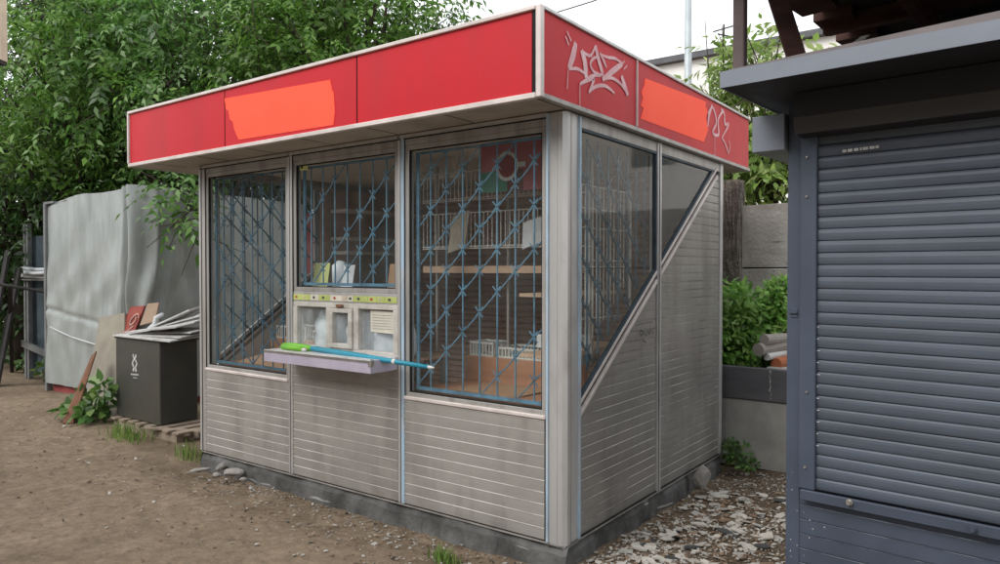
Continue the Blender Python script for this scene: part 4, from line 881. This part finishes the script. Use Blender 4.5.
# neighbour's sign at the top-left edge
def sign():
    d = 3.6; t = thing('sign_board', at(-40,300,d).xy.to_3d(), 'red sign board with cream border at the top left edge', 'sign')
    b = at(7.5,62,d); rt = RT; up = Vector((0,0,1)); bk = Vector((FW.x,FW.y,0)).normalized()
    w, h = .9, .75; tl = b-rt*w
    MB().slab(tl, b, b+up*h, tl+up*h, .05).build('border','signcream',t)
    a = tl+rt*.03+up*.035-bk*.052+bk*.046; 
    f = -bk*.004
    MB().slab(tl+rt*.018+up*.03+f, b-rt*.018+up*.03+f, b-rt*.018+up*(h-.03)+f, tl+rt*.018+up*(h-.03)+f, .003).build('panel','redbase',t)
    MB().slab(tl-up*.02+f, b-up*.02+f, b-up*.001+f, tl-up*.001+f, .06).build('bottom_edge','darkwood',t)
    p = tl+rt*.1+bk*.06; MB().tube([(p.x,p.y,0),(p.x,p.y,p.z+h)],.03,8).build('post','postgrey',t); p = tl+rt*.5+bk*.06; MB().tube([(p.x,p.y,0),(p.x,p.y,p.z+h)],.03,8).build('post','postgrey',t)
sign()

# ================================================================== BACK RIGHT: fence, planter, building, pole
def fence():
    t = thing('concrete_fence', (1,3.75,0), 'weathered concrete panel fence with a crumbling post', 'fence')
    def rough(x0,x1,y0,y1,z0,z1,n,name,j=.018,taper=0):
        bm = bmesh.new(); bmesh.ops.create_cube(bm, size=1); bmesh.ops.subdivide_edges(bm, edges=bm.edges, cuts=n, use_grid_fill=True)
        r2 = random.Random(int(x0*100)+5)
        for v in bm.verts:
            x = x0+(v.co.x+.5)*(x1-x0); y = y0+(v.co.y+.5)*(y1-y0); z = z0+(v.co.z+.5)*(z1-z0)
            top = 1 if v.co.z > .4 else .5
            v.co = Vector((x+r2.uniform(-j,j)*(1 if taper else .4), y+r2.uniform(-j,j)*.6, z+r2.uniform(-j,j)*top*(2 if v.co.z>.45 else .4)))
        me = bpy.data.meshes.new(name); bm.to_mesh(me); bm.free(); me.materials.append(M['post_concrete' if taper else 'concrete_lt']); link(me,name,t)
    rough(-.40,-.235,3.62,3.78,0,2.46,18,'post',.014,1)
    rough(-.23,2.6,3.70,3.78,.0,1.612,9,'panel',.003); rough(-.23,2.6,3.715,3.79,1.628,2.23,9,'panel',.003); MB().box(-.23,2.6,3.74,3.77,1.55,1.68).build('joint','black',t)
    rough(-3.4,-.41,3.70,3.78,.0,1.61,9,'panel',.003); rough(-3.4,-.41,3.71,3.79,1.63,2.25,9,'panel',.003)
fence()
def planter():
    t = thing('planter_wall', (.6,2.9,0), 'low grey concrete planter with a dark band along its top', 'planter')
    MB().box(-.5,1.35,2.62,2.66,-.03,.53).build('wall','planter',t,bevel=.006); MB().box(-.5,1.35,2.606,2.66,.533,.80).build('top_band','planter_top',t,bevel=.006)
    MB().box(-.5,1.35,3.3,3.34,-.03,.78).build('wall','planter',t); MB().box(-.5,1.35,2.661,3.299,.0,.70).build('soil','roof',t)
    mb = MB(); 
    for k in range(14): p = Vector((.355+random.uniform(-.008,.008),2.6055,.56+k*.017)); s = random.uniform(.0025,.006); mb.add([p+Vector((-s,0,-s)),p+Vector((s,0,-s*1.2)),p+Vector((s*.6,0,s*1.5)),p+Vector((-s,0,s))],[(0,1,2,3)])
    mb.build('paint_drip','decal',t)
planter()
for (x0,y0,x1,y1,r,m,lab) in ((764,340,800,337,.045,'greypipe','grey roll on top of the stack above the planter'),(758,350,800,341,.055,'greypipe','longest grey roll sticking out left over planter'),(767,357,800,350,.03,'whiteboard','thin pale roll under the grey rolls on planter'),(776,364,810,356,.05,'clay','orange clay pipe at the bottom of rolls on planter')):
    a = at(x0,y0,5.9); b = at(x1,y1,6.25); b = a+(b-a).normalized()*1.0
    o = MB().tube([a,a.lerp(b,.5),b],[r,r*1.03,r],12).build('pipe_roll',m,label=lab,cat='roll',group='rolls stacked on the planter')
MB().box(.30,1.3,2.68,3.0,.70,.80).build('support_block','planter',label='concrete block carrying the stack of rolls on planter',cat='block')
def far_building():
    p = at(650,60,20); q = at(760,38,20); t = thing('far_building', (p.x,17,0), 'pale plain building far behind the fence with a dark roof edge', 'building')
    a = on(1,16,600,70)
    MB().box(a.x-2,a.x+22,16,26,0,7.45).build('wall','farwall',t); MB().box(a.x-2.2,a.x+22.2,15.8,26.2,7.46,7.62).build('roof_edge','farroof',t)
    c = on(1,16,720,40); mb = MB(); b = Vector((c.x,16.3,7.62)); mb.tube([b,b+Vector((0,0,.75))],.025,6).bar(b+Vector((-.3,0,.6)),b+Vector((.35,0,.66)),.03,.03).bar(b+Vector((-.1,-.2,.45)),b+Vector((.1,.2,.45)),.03,.03); mb.build('antenna','cable',t)
    for k in range(3): MB().box(a.x+8+k*3.2,a.x+9.4+k*3.2,15.985,16.0,4.6,6.2).build('window','glass_dirty',t)
far_building()
def lamp_pole():
    b = at(688,75,12); t = thing('lamp_pole', (b.x,b.y,0), 'galvanised steel lamp pole rising behind the red fascia', 'pole')
    MB().tube([(b.x,b.y,0),(b.x,b.y,3.5),(b.x,b.y,8.2)],[.075,.066,.05],12).build('pole','galv',t,smooth=True)
    MB().tube([(b.x,b.y,8.15),(b.x-.2,b.y-.1,8.5),(b.x-.9,b.y-.4,8.6)],.035,8).build('arm','galv',t,smooth=True); MB().box(b.x-1.45,b.x-.9,b.y-.5,b.y-.3,8.54,8.66).build('lamp_head','galv',t,bevel=.03)
    return b
pb = lamp_pole()
a = at(440,40,15); b = at(596,0,13); c = Vector((pb.x,pb.y,7.3)); d = b+(b-a)
MB().tube([a.lerp(b,k/10)+Vector((0,0,-.06*math.sin(math.pi*k/10))) for k in range(11)]+[b.lerp(c,k/6) for k in range(1,7)],.012,6).build('overhead_cable','cable',label='thin black overhead cable crossing sky above the fascia',cat='cable')

# ================================================================== VEGETATION
def leafmesh(pos, dirs, nrm, ln, wd, shape='leaf', fold=.25):
    """vectorised: one small folded leaf per row"""
    d = dirs/np.linalg.norm(dirs,axis=1,keepdims=True); s = np.cross(d,nrm); s /= (np.linalg.norm(s,axis=1,keepdims=True)+1e-9); u = np.cross(s,d)
    ln = ln[:,None]; wd = wd[:,None]
    if shape == 'leaf': prof = [(0,0),(.38,-.5),(1,0),(.38,.5)]
    else: prof = [(0,0),(.25,-.45),(.6,-.42),(1,0),(.6,.42),(.25,.45)]
    k = len(prof); V = np.empty((len(pos),k,3))
    for i,(a,b) in enumerate(prof): V[:,i] = pos + d*ln*a + s*wd*b + u*wd*fold*abs(b) - u*ln*.12*a*a
    return V.reshape(-1,3), k
def mk(name, V, k, m):
    n = len(V)//k; me = bpy.data.meshes.new(name); me.vertices.add(len(V)); me.vertices.foreach_set('co', V.ravel())
    me.loops.add(n*k); me.loops.foreach_set('vertex_index', np.arange(n*k)); me.polygons.add(n); me.polygons.foreach_set('loop_start', np.arange(0,n*k,k)); me.polygons.foreach_set('loop_total', np.full(n,k))
    me.materials.append(M[m]); me.update(calc_edges=True); me.validate(); return me
def sprays(cent, rad, count, leaflets=7, L=.30, ll=.10, lw=.042, droop=.5, centre=None):
    """compound-leaf sprays around clump centres"""
    P=[];D=[];N_=[];LN=[];WD=[]
    for c, r in zip(cent, rad):
        n = int(count*r*r/.25)
        v = rng.normal(size=(n,3)); v /= np.linalg.norm(v,axis=1,keepdims=True); rr = r*(.45+.6*rng.random(n)**.6); p = np.array(c)+v*rr[:,None]*np.array([1,1,.75])
        d = v*.9 + rng.normal(size=(n,3))*.45; d[:,2] -= droop*(.5+rng.random(n)); d /= np.linalg.norm(d,axis=1,keepdims=True)
        up = np.tile([0,0,1.],(n,1))+rng.normal(size=(n,3))*.35+v*.3
        s = np.cross(d,up); s /= (np.linalg.norm(s,axis=1,keepdims=True)+1e-9); u = np.cross(s,d)
        sc = .5+1.0*rng.random(n)**1.3
        for q in range(leaflets):
            t = (q//2+.6)/((leaflets+1)/2); side = 0 if q == leaflets-1 else (1 if q%2 else -1)
            if side == 0: t = 1
            pp = p + d*(L*t*sc)[:,None]; pp[:,2] -= .10*L*t*t*4*.25
            dd = d*.55 + s*side*.85 + rng.normal(size=(n,3))*.18; dd[:,2] -= .25
            if side == 0: dd = d + rng.normal(size=(n,3))*.15; dd[:,2] -= .3
            P.append(pp); D.append(dd); N_.append(u+rng.normal(size=(n,3))*.25); LN.append(ll*sc*(.8+.4*rng.random(n))); WD.append(lw*sc*(.8+.4*rng.random(n)))
    return leafmesh(np.vstack(P),np.vstack(D),np.vstack(N_),np.concatenate(LN),np.concatenate(WD))
def tree(base, crown_c, crown_r, nclump, label, m='leafA', count=26, clr=(.45,.8), leaflets=7, ll=.10, lw=.042, L=.30, extra=(), trunk_r=.14, seed=1, group='trees behind the kiosk', droop=.5, keep=None):
    r2 = np.random.default_rng(seed); base = Vector(base); cc = np.array(crown_c); cr = np.array(crown_r)
    t = thing('broadleaf_tree', base, label, 'tree', group)
    cl = []; 
    while len(cl) < nclump:
        v = r2.normal(size=3); v /= np.linalg.norm(v); k = .35+.65*r2.random()**.5; p = cc+v*cr*k
        if keep and not keep(p): continue
        cl.append(p)
    rd = list(clr[0]+(clr[1]-clr[0])*r2.random(nclump))
    for e in extra: cl.append(np.array(e[0])); rd.append(e[1])
    V,k = sprays(cl, rd, count, leaflets, L, ll, lw, droop); me = mk('crown', V, k, m); link(me,'crown',t)
    mb = MB(); top = Vector((cc[0],cc[1],cc[2])); fork = base.lerp(top,.55)+Vector((.1,.05,0)); mb.tube([base-Vector((0,0,.1)), base.lerp(fork,.5)+Vector((.06,-.04,0)), fork, top+Vector((0,0,cr[2]*.5))],[trunk_r*1.25,trunk_r,trunk_r*.8,trunk_r*.2],10)
    for i,p in enumerate(cl):
        p = Vector(p); s0 = base.lerp(fork,.75) if p.z < cc[2]-cr[2]*.3 else fork.lerp(top,float(r2.random())*.8)
        mid = s0.lerp(p,.5)+Vector((float(r2.normal()),float(r2.normal()),.5))*.14; mb.tube([s0,mid,p],[trunk_r*.34,trunk_r*.2,.008],6)
        for _ in range(3):
            e = p+Vector(r2.normal(size=3)*.35); mb.tube([mid.lerp(p,.6),e],[.012,.004],4)
    mb.build('trunk','bark',t,smooth=True)
    return t
def gp(p): return (p.x,p.y,0)
c1 = at(345,30,9.6); tree((c1.x-.2,c1.y+.3,0), c1, (1.4,1.3,1.4), 52, 'full green tree rising directly above the kiosk roof', 'leafA', 52, (.4,.65), seed=2, extra=[(at(285,75,8.9),.5),(at(240,80,8.8),.5),(at(300,50,8.8),.5),(at(380,35,8.9),.4),(at(150,100,8.6),.35)])
c2 = at(205,70,10.6); tree((c2.x,c2.y,0), c2, (2.0,1.7,1.9), 62, 'dense tree with drooping branch over the tarpaulin stall', 'leafB', 46, (.45,.75), seed=3, extra=[(at(184,180,7.9),.34),(at(176,196,7.85),.30),(at(186,222,7.8),.22),(at(192,190,8.0),.3),(at(190,208,7.9),.26)])
c3 = at(85,95,11.2); tree((c3.x,c3.y,0), c3, (2.0,1.6,1.95), 66, 'tall leafy tree at the left with a sky gap beside it', 'leafA', 46, (.45,.7), seed=4, keep=lambda p: p[2] < 4.9 or p[0] > at(62,20,11.2).x)
c4 = at(20,215,12.0); tree((c4.x,c4.y,0), c4, (2.3,1.3,1.9), 60, 'dark shaded tree low behind the ribbed fence', 'leafD', 30, (.5,.8), seed=5)
c5 = at(150,190,12.8); tree((c5.x,c5.y,0), c5, (3.0,1.0,1.8), 64, 'dark tree in the shade behind the tarpaulin stall', 'leafD', 30, (.5,.85), seed=6)
c8 = at(-15,300,13.5); tree((c8.x,c8.y,0), c8, (2.6,1.0,1.3), 40, 'dark low shrubby tree at the far left edge', 'leafD', 30, (.5,.8), seed=11)
c9 = at(60,60,13.5); tree((c9.x,c9.y,0), c9, (2.6,1.0,2.6), 70, 'dark tree behind the tall leafy tree at left', 'leafD', 30, (.5,.85), seed=12, keep=lambda p: p[0] > at(30,0,13.5).x or p[2] < 5.2)
c6 = at(300,150,12.5); tree((c6.x,c6.y,0), c6, (2.4,1.0,1.9), 46, 'dark tree hidden mostly behind the left end of fascia', 'leafD', 28, (.5,.85), seed=7)
c7 = at(748,125,8.6); tree((c7.x+.3,c7.y+.5,0), c7, (.72,.5,1.1), 44, 'olive-leaved tree behind the concrete fence', 'leafR', 36, (.25,.38), leaflets=7, ll=.14, lw=.052, L=.30, seed=8, extra=[(at(700,85,8.4),.16),(at(715,100,8.4),.2),(at(775,225,8.2),.22),(at(770,175,8.3),.3)], trunk_r=.055, droop=.5)

def bush(name, spots, label, cat, m, n, ln, wd, loc, shape='broad', parts=True, up=.6):
    P=[];D=[];N_=[];Lh=[];Wd=[]
    for c, r in spots:
        v = rng.normal(size=(n,3)); v /= np.linalg.norm(v,axis=1,keepdims=True); p = np.array(c)+v*(np.array(r)*(.5+.5*rng.random((n,1))**.5))
        d = v+rng.normal(size=(n,3))*.5; d[:,2] -= .25; P.append(p); D.append(d); N_.append(np.tile([0,-.5,up],(n,1))+v*.6+rng.normal(size=(n,3))*.3); Lh.append(ln*(.6+.7*rng.random(n))); Wd.append(wd*(.6+.7*rng.random(n)))
    V,k = leafmesh(np.vstack(P),np.vstack(D),np.vstack(N_),np.concatenate(Lh),np.concatenate(Wd),shape)
    keep = V.reshape(-1,k,3); keep = keep[keep[:,:,2].min(1) > .01]; V = keep.reshape(-1,3)
    t = thing(name, loc, label, cat); me = mk('leaves', V, k, m); link(me,'leaves',t)
    mb = MB()
    for c, r in spots:
        for _ in range(5):
            e = Vector(c)+Vector((random.gauss(0,1)*r[0]*.5,random.gauss(0,1)*r[1]*.5,r[2]*random.uniform(0,.8))); b = Vector((c[0]+random.uniform(-.4,.4)*r[0],c[1],loc[2])); mb.tube([b,b.lerp(e,.5)+Vector((.02,0,.03)),e],[.006,.005,.003],5)
    mb.build('stem','weed',t); return t
sp = []
for px,py,r in ((728,300,.16),(745,305,.18),(735,325,.18),(755,325,.16),(728,345,.16),(745,350,.16),(775,300,.14),(782,318,.14),(770,325,.14),(725,330,.14),(760,352,.12),(722,355,.12),(785,290,.1),(735,360,.08)):
    sp.append((tuple(at(px,py,6.25)),(r,r,r)))
bush('creeper_shrub', sp, 'bright green creeper growing over the planter', 'shrub', 'creeper', 230, .085, .042, (.2,3.0,.7), 'leaf')
sp = [((-6.05,.20,.16),(.18,.1,.12)),((-5.85,.18,.14),(.15,.1,.1)),((-5.75,.24,.32),(.10,.07,.14)),((-6.2,.10,.10),(.14,.1,.08)),((-5.95,.08,.08),(.2,.08,.07))]
bush('leafy_weed', sp, 'broad-leaved dark weed growing beside the chest', 'plant', 'weed', 34, .13, .085, (-6.0,.18,0))
p = on(2,0,737,472); sp = [((p.x-.03,p.y+.12,.12),(.11,.10,.08)),((p.x-.12,p.y+.2,.12),(.09,.08,.09)),((p.x+.08,p.y+.05,.05),(.08,.08,.04))]
bush('small_weed', sp, 'small green weed at the foot of planter wall', 'plant', 'weed', 62, .055, .03, (p.x,p.y,0), 'leaf')
def tuft(px, py, n, h, sp_, label, m='grass', pts=None):
    b = on(2,0,px,py); vs=[];fs=[]; mb = MB()
    for i in range(n):
        a = random.uniform(0,6.28); r = abs(random.gauss(0,1)); x = b.x+random.gauss(0,sp_[0]); y = b.y+random.gauss(0,sp_[1]); z = ground_z(x,y)
        hh = h*random.uniform(.4,1.1); dx, dy = math.cos(a)*hh*.55*random.random(), math.sin(a)*hh*.55*random.random(); w = random.uniform(.002,.005); sx, sy = -math.sin(a)*w, math.cos(a)*w
        mb.add([(x-sx,y-sy,z-.005),(x+sx,y+sy,z-.005),(x+dx*.5+sx*.8,y+dy*.5+sy*.8,z+hh*.65),(x+dx*.5-sx*.8,y+dy*.5-sy*.8,z+hh*.65),(x+dx*1.3,y+dy*1.3,z+hh)],[(0,1,2,3),(3,2,4)])
    me = mb.build('grass_tuft', m, label=label, cat='grass')
tuft(127,436,230,.16,(.16,.06),'bright grass tuft under the left end of pallet'); tuft(192,452,110,.14,(.10,.05),'grass tuft beside the left corner of kiosk'); tuft(445,558,110,.09,(.05,.025),'small bright grass tuft at the foot of kiosk front')
tuft(72,412,70,.12,(.10,.06),'yellowish grass at the foot of leaning boards'); tuft(25,362,160,.25,(.35,.12),'grass growing under the ribbed fence'); tuft(700,462,80,.10,(.10,.07),'thin grass at the back corner of kiosk')
bush('low_weed', [(tuple(on(2,0,45,382)+Vector((0,0,.16))),(.16,.08,.14)),(tuple(on(2,0,25,372)+Vector((0,0,.12))),(.2,.08,.1))], 'low green weed in front of the ribbed fence', 'plant','weed',60,.10,.06, tuple(on(2,0,38,380)))

# ================================================================== RUBBLE, DEBRIS
def rock(c, r, name, m, label, cat, group=None, seed=0):
    r2 = random.Random(seed); bm = bmesh.new(); bmesh.ops.create_icosphere(bm, subdivisions=2, radius=1)
    pl = [(Vector((r2.gauss(0,1),r2.gauss(0,1),r2.gauss(0,1))).normalized(), r2.uniform(.5,.8)) for _ in range(7)]
    for v in bm.verts:
        for n, d in pl:
            e = v.co.dot(n)-d
            if e > 0: v.co -= n*e
        v.co = Vector((v.co.x*r[0],v.co.y*r[1],v.co.z*r[2])); v.co.rotate(Matrix.Rotation(seed*1.3,3,'Z')); v.co += Vector(c)
    me = bpy.data.meshes.new(name); bm.to_mesh(me); bm.free(); me.materials.append(M[m]); link(me,name,label=label,cat=cat,group=group)
for i,(px,py,r) in enumerate(((200,471,(.085,.05,.016)),(216,477,(.06,.04,.02)),(233,475,(.09,.05,.034)),(222,469,(.10,.045,.03)),(243,480,(.035,.03,.012)))):
    p = on(2,0,px,py); rock((p.x,p.y,r[2]*.6), r, 'concrete_chunk','stone','broken concrete chunk at the left foot of the plinth','rubble','concrete chunks by the plinth',i+1)
p = on(2,0,702,487); rock((p.x,p.y,.07),(.09,.08,.10),'stone','stone','rounded grey stone beside the weed behind the kiosk','stone',None,12)
p = on(2,0,690,470); rock((p.x-.02,p.y,.05),(.06,.05,.05),'stone','stone','small grey stone against the kiosk plinth','stone',None,13)
def shard(mb, x, y, s, th, mi, r2, z=None, tilt=.15):
    n = r2.randint(4,6); a0 = r2.uniform(0,6.28); pts = []; tx, ty = r2.gauss(0,tilt), r2.gauss(0,tilt); asp = r2.uniform(.4,1)
    z = ground_z(x,y)+r2.uniform(.002,.014) if z is None else z; ro = r2.uniform(0,3.14)
    for k in range(n):
        a = a0+2*math.pi*k/n+r2.uniform(-.35,.35); rr = s*r2.uniform(.6,1.1); u, v = math.cos(a)*rr, math.sin(a)*rr*asp; u, v = u*math.cos(ro)-v*math.sin(ro), u*math.sin(ro)+v*math.cos(ro)
        pts.append((x+u, y+v, z+u*tx+v*ty))
    mb.prism(pts,(0,0,th),mi)
M['sh_w'] = mat('white_shard',(.54,.51,.46),(.37,.345,.30),scale=15,rough=.7); M['sh_g'] = mat('grey_shard',(.44,.42,.385),(.32,.30,.27),scale=15,rough=.8)
M['sh_b'] = mat('brown_shard',(.26,.18,.12),(.15,.10,.065),scale=12,rough=.85); M['sh_k'] = mat('black_shard',(.05,.05,.052),rough=.6)
r2 = random.Random(4); mb = MB()
for _ in range(9000):
    x = r2.uniform(.04,1.6); y = r2.uniform(-1.2,2.55)
    k = r2.choices([0,1,2,3],[.36,.32,.30,.02])[0]; dens = math.sin(x*5+y*2)+math.sin(y*4-x*3)
    if dens < -.8 and r2.random() < .7: k = 2
    if y > 1.6 and r2.random()<.5: continue
    shard(mb,x,y,abs(r2.gauss(.004,.009))+.0035,r2.uniform(.002,.006),k,r2)
for _ in range(340):
    x = .12+abs(r2.gauss(0,.5)); y = r2.uniform(-.9,1.9); shard(mb,x,y,r2.uniform(.022,.065),r2.uniform(.003,.007),r2.choices([0,1,2,3],[.62,.24,.10,.04])[0],r2,tilt=.1)
mb.build('rubble_litter',['sh_w','sh_g','sh_b','sh_k'],kind='stuff',label='layer of broken tile and litter between the kiosks',cat='litter')
for i,(px,py,s,k,lab) in enumerate(((675,538,.10,'sh_k','black shard near the kiosk plinth, left of rubble'),(692,552,.08,'sh_k','black shard nearest the camera in the rubble'),(763,552,.08,'sh_k','black shard beside the shuttered kiosk'),(725,537,.09,'sh_k','black shard in the middle of rubble'),(765,542,.10,'sh_w','large white slab next to the shuttered kiosk'),(640,548,.11,'sh_w','large pale slab nearest the kiosk corner'),(700,525,.10,'sh_w','large white slab in the middle of rubble'),(745,500,.10,'sh_g','grey tile fragment at the back of rubble'))):
    p = on(2,0,px,py); m2 = MB(); shard(m2,p.x,p.y,s*.72,.009,0,r2,z=ground_z(p.x,p.y)+.012); m2.build('tile_shard',k,label=lab,cat='tile shard',group='large shards between the kiosks')
mb = MB()
for _ in range(1200):
    t = r2.random(); x = -3.6+4.0*r2.random()**.7; y = -.03-abs(r2.gauss(0,.35))*(1 if x>-2.2 else .6)
    if r2.random() < .25: x = r2.uniform(-7.5,.6); y = r2.uniform(-2.2,.3)
    if -3.5 < x < .03 and y > -.03: continue
    shard(mb,x,y,abs(r2.gauss(0,.007))+.003,r2.uniform(.002,.006),r2.choices([0,1,2,3],[.2,.3,.42,.08])[0],r2)
for _ in range(420):
    x = r2.uniform(-7.5,.4); y = r2.uniform(-2.2,.25)
    if -3.55 < x < .05 and y > -.05: continue
    shard(mb,x,y,r2.uniform(.008,.022),.002,r2.choices([2,1,0],[.7,.2,.1])[0],r2,tilt=.35)
for _ in range(140):
    x = r2.uniform(-5,.4); y = -.05-abs(r2.gauss(0,.6)); a = r2.uniform(0,3.14); l = r2.uniform(.02,.07); z = ground_z(x,y)+.006; mb.bar((x,y,z),(x+math.cos(a)*l,y+math.sin(a)*l,z+r2.uniform(0,.006)),.003,.003,r2.choice([1,2]))
mb.build('pebbles',['sh_w','sh_g','sh_b','sh_k'],kind='stuff',label='scattered pebbles, twigs and chips on the bare earth',cat='pebbles')

# shed and trees added out of view so the panes mirror no bright sky
def opposite():
    t = thing('added_reflection_shed', (-5,-8.4,0), 'long dark shed added out of view for the window panes to mirror', 'shed')
    MB().box(-17,5,-12,-8,0,5.2).build('wall',mat('dark_render',(.085,.08,.07),(.05,.05,.045),scale=.7,rough=.8),t); MB().prism([(-17.2,-12.2,5.2),(-17.2,-7.7,5.2),(-17.2,-10,6.4)],(22.4,0,0)).build('roof','roof',t)
    for k in range(7): MB().box(-15.4+2.9*k,-13.2+2.9*k,-7.99,-7.95,.8,2.3).build('shutter','alumdk',t)
opposite()
for i,(x,y,h) in enumerate(((-13,-14.5,0),(-8.5,-15,.4),(-4,-14.6,.2),(.5,-15,.5),(4.5,-14.5,.1))):  # unseen tree copies, added to fill the view mirrored in the panes
    src = [o for o in bpy.data.objects if o.name.startswith('broadleaf_tree')][[0,1,2,1,0][i]]
    c = src.copy(); C.objects.link(c); c.location = (x,y,0); c.rotation_euler = (0,0,i*1.1); c.scale = (1.25,1.25,1.1); c['label'] = ['added tree at the left end behind the opposite shed','second added tree from left behind the opposite shed','middle added tree behind the opposite shed','fourth added tree from left behind the opposite shed','added tree at the right end behind the opposite shed'][i]; c['group'] = 'added trees mirrored in the panes'
    for ch in src.children: d = ch.copy(); C.objects.link(d); d.parent = c

# ================================================================== SKY AND LIGHT (bright overcast)
ELEV, AZ = R(40), R(198)       # azimuth clockwise from +Y
w = bpy.data.worlds.new('World'); scn.world = w; w.use_nodes = True; nt = w.node_tree; N = nt.nodes; L = nt.links
bg = N['Background']; sky = N.new('ShaderNodeTexSky'); sky.sky_type = 'NISHITA'; sky.sun_disc = False; sky.sun_elevation = ELEV; sky.sun_rotation = AZ; sky.air_density = 1; sky.dust_density = 3; sky.ozone_density = 1
hs = N.new('ShaderNodeHueSaturation'); hs.inputs['Saturation'].default_value = .22; L.new(sky.outputs[0], hs.inputs['Color'])
mx = N.new('ShaderNodeMix'); mx.data_type = 'RGBA'; mx.inputs[0].default_value = .75; mx.inputs[7].default_value = (9.6,9.9,10.2,1); L.new(hs.outputs[0], mx.inputs[6]); L.new(mx.outputs[2], bg.inputs[0]); bg.inputs[1].default_value = .175
sl = bpy.data.lights.new('sun','SUN'); so = bpy.data.objects.new('sun', sl); C.objects.link(so); sl.energy = 1.9; sl.angle = R(30); sl.color = (1,.97,.92)
sd = Vector((math.sin(AZ)*math.cos(ELEV), math.cos(AZ)*math.cos(ELEV), math.sin(ELEV))); so.rotation_euler = (-sd).to_track_quat('-Z','Y').to_euler(); so.location = sd*20
scn.view_settings.view_transform = 'Standard'; scn.view_settings.look = 'None'; scn.view_settings.exposure = 0
scn.render.engine = 'CYCLES'; scn.cycles.max_bounces = 10; scn.cycles.transparent_max_bounces = 24
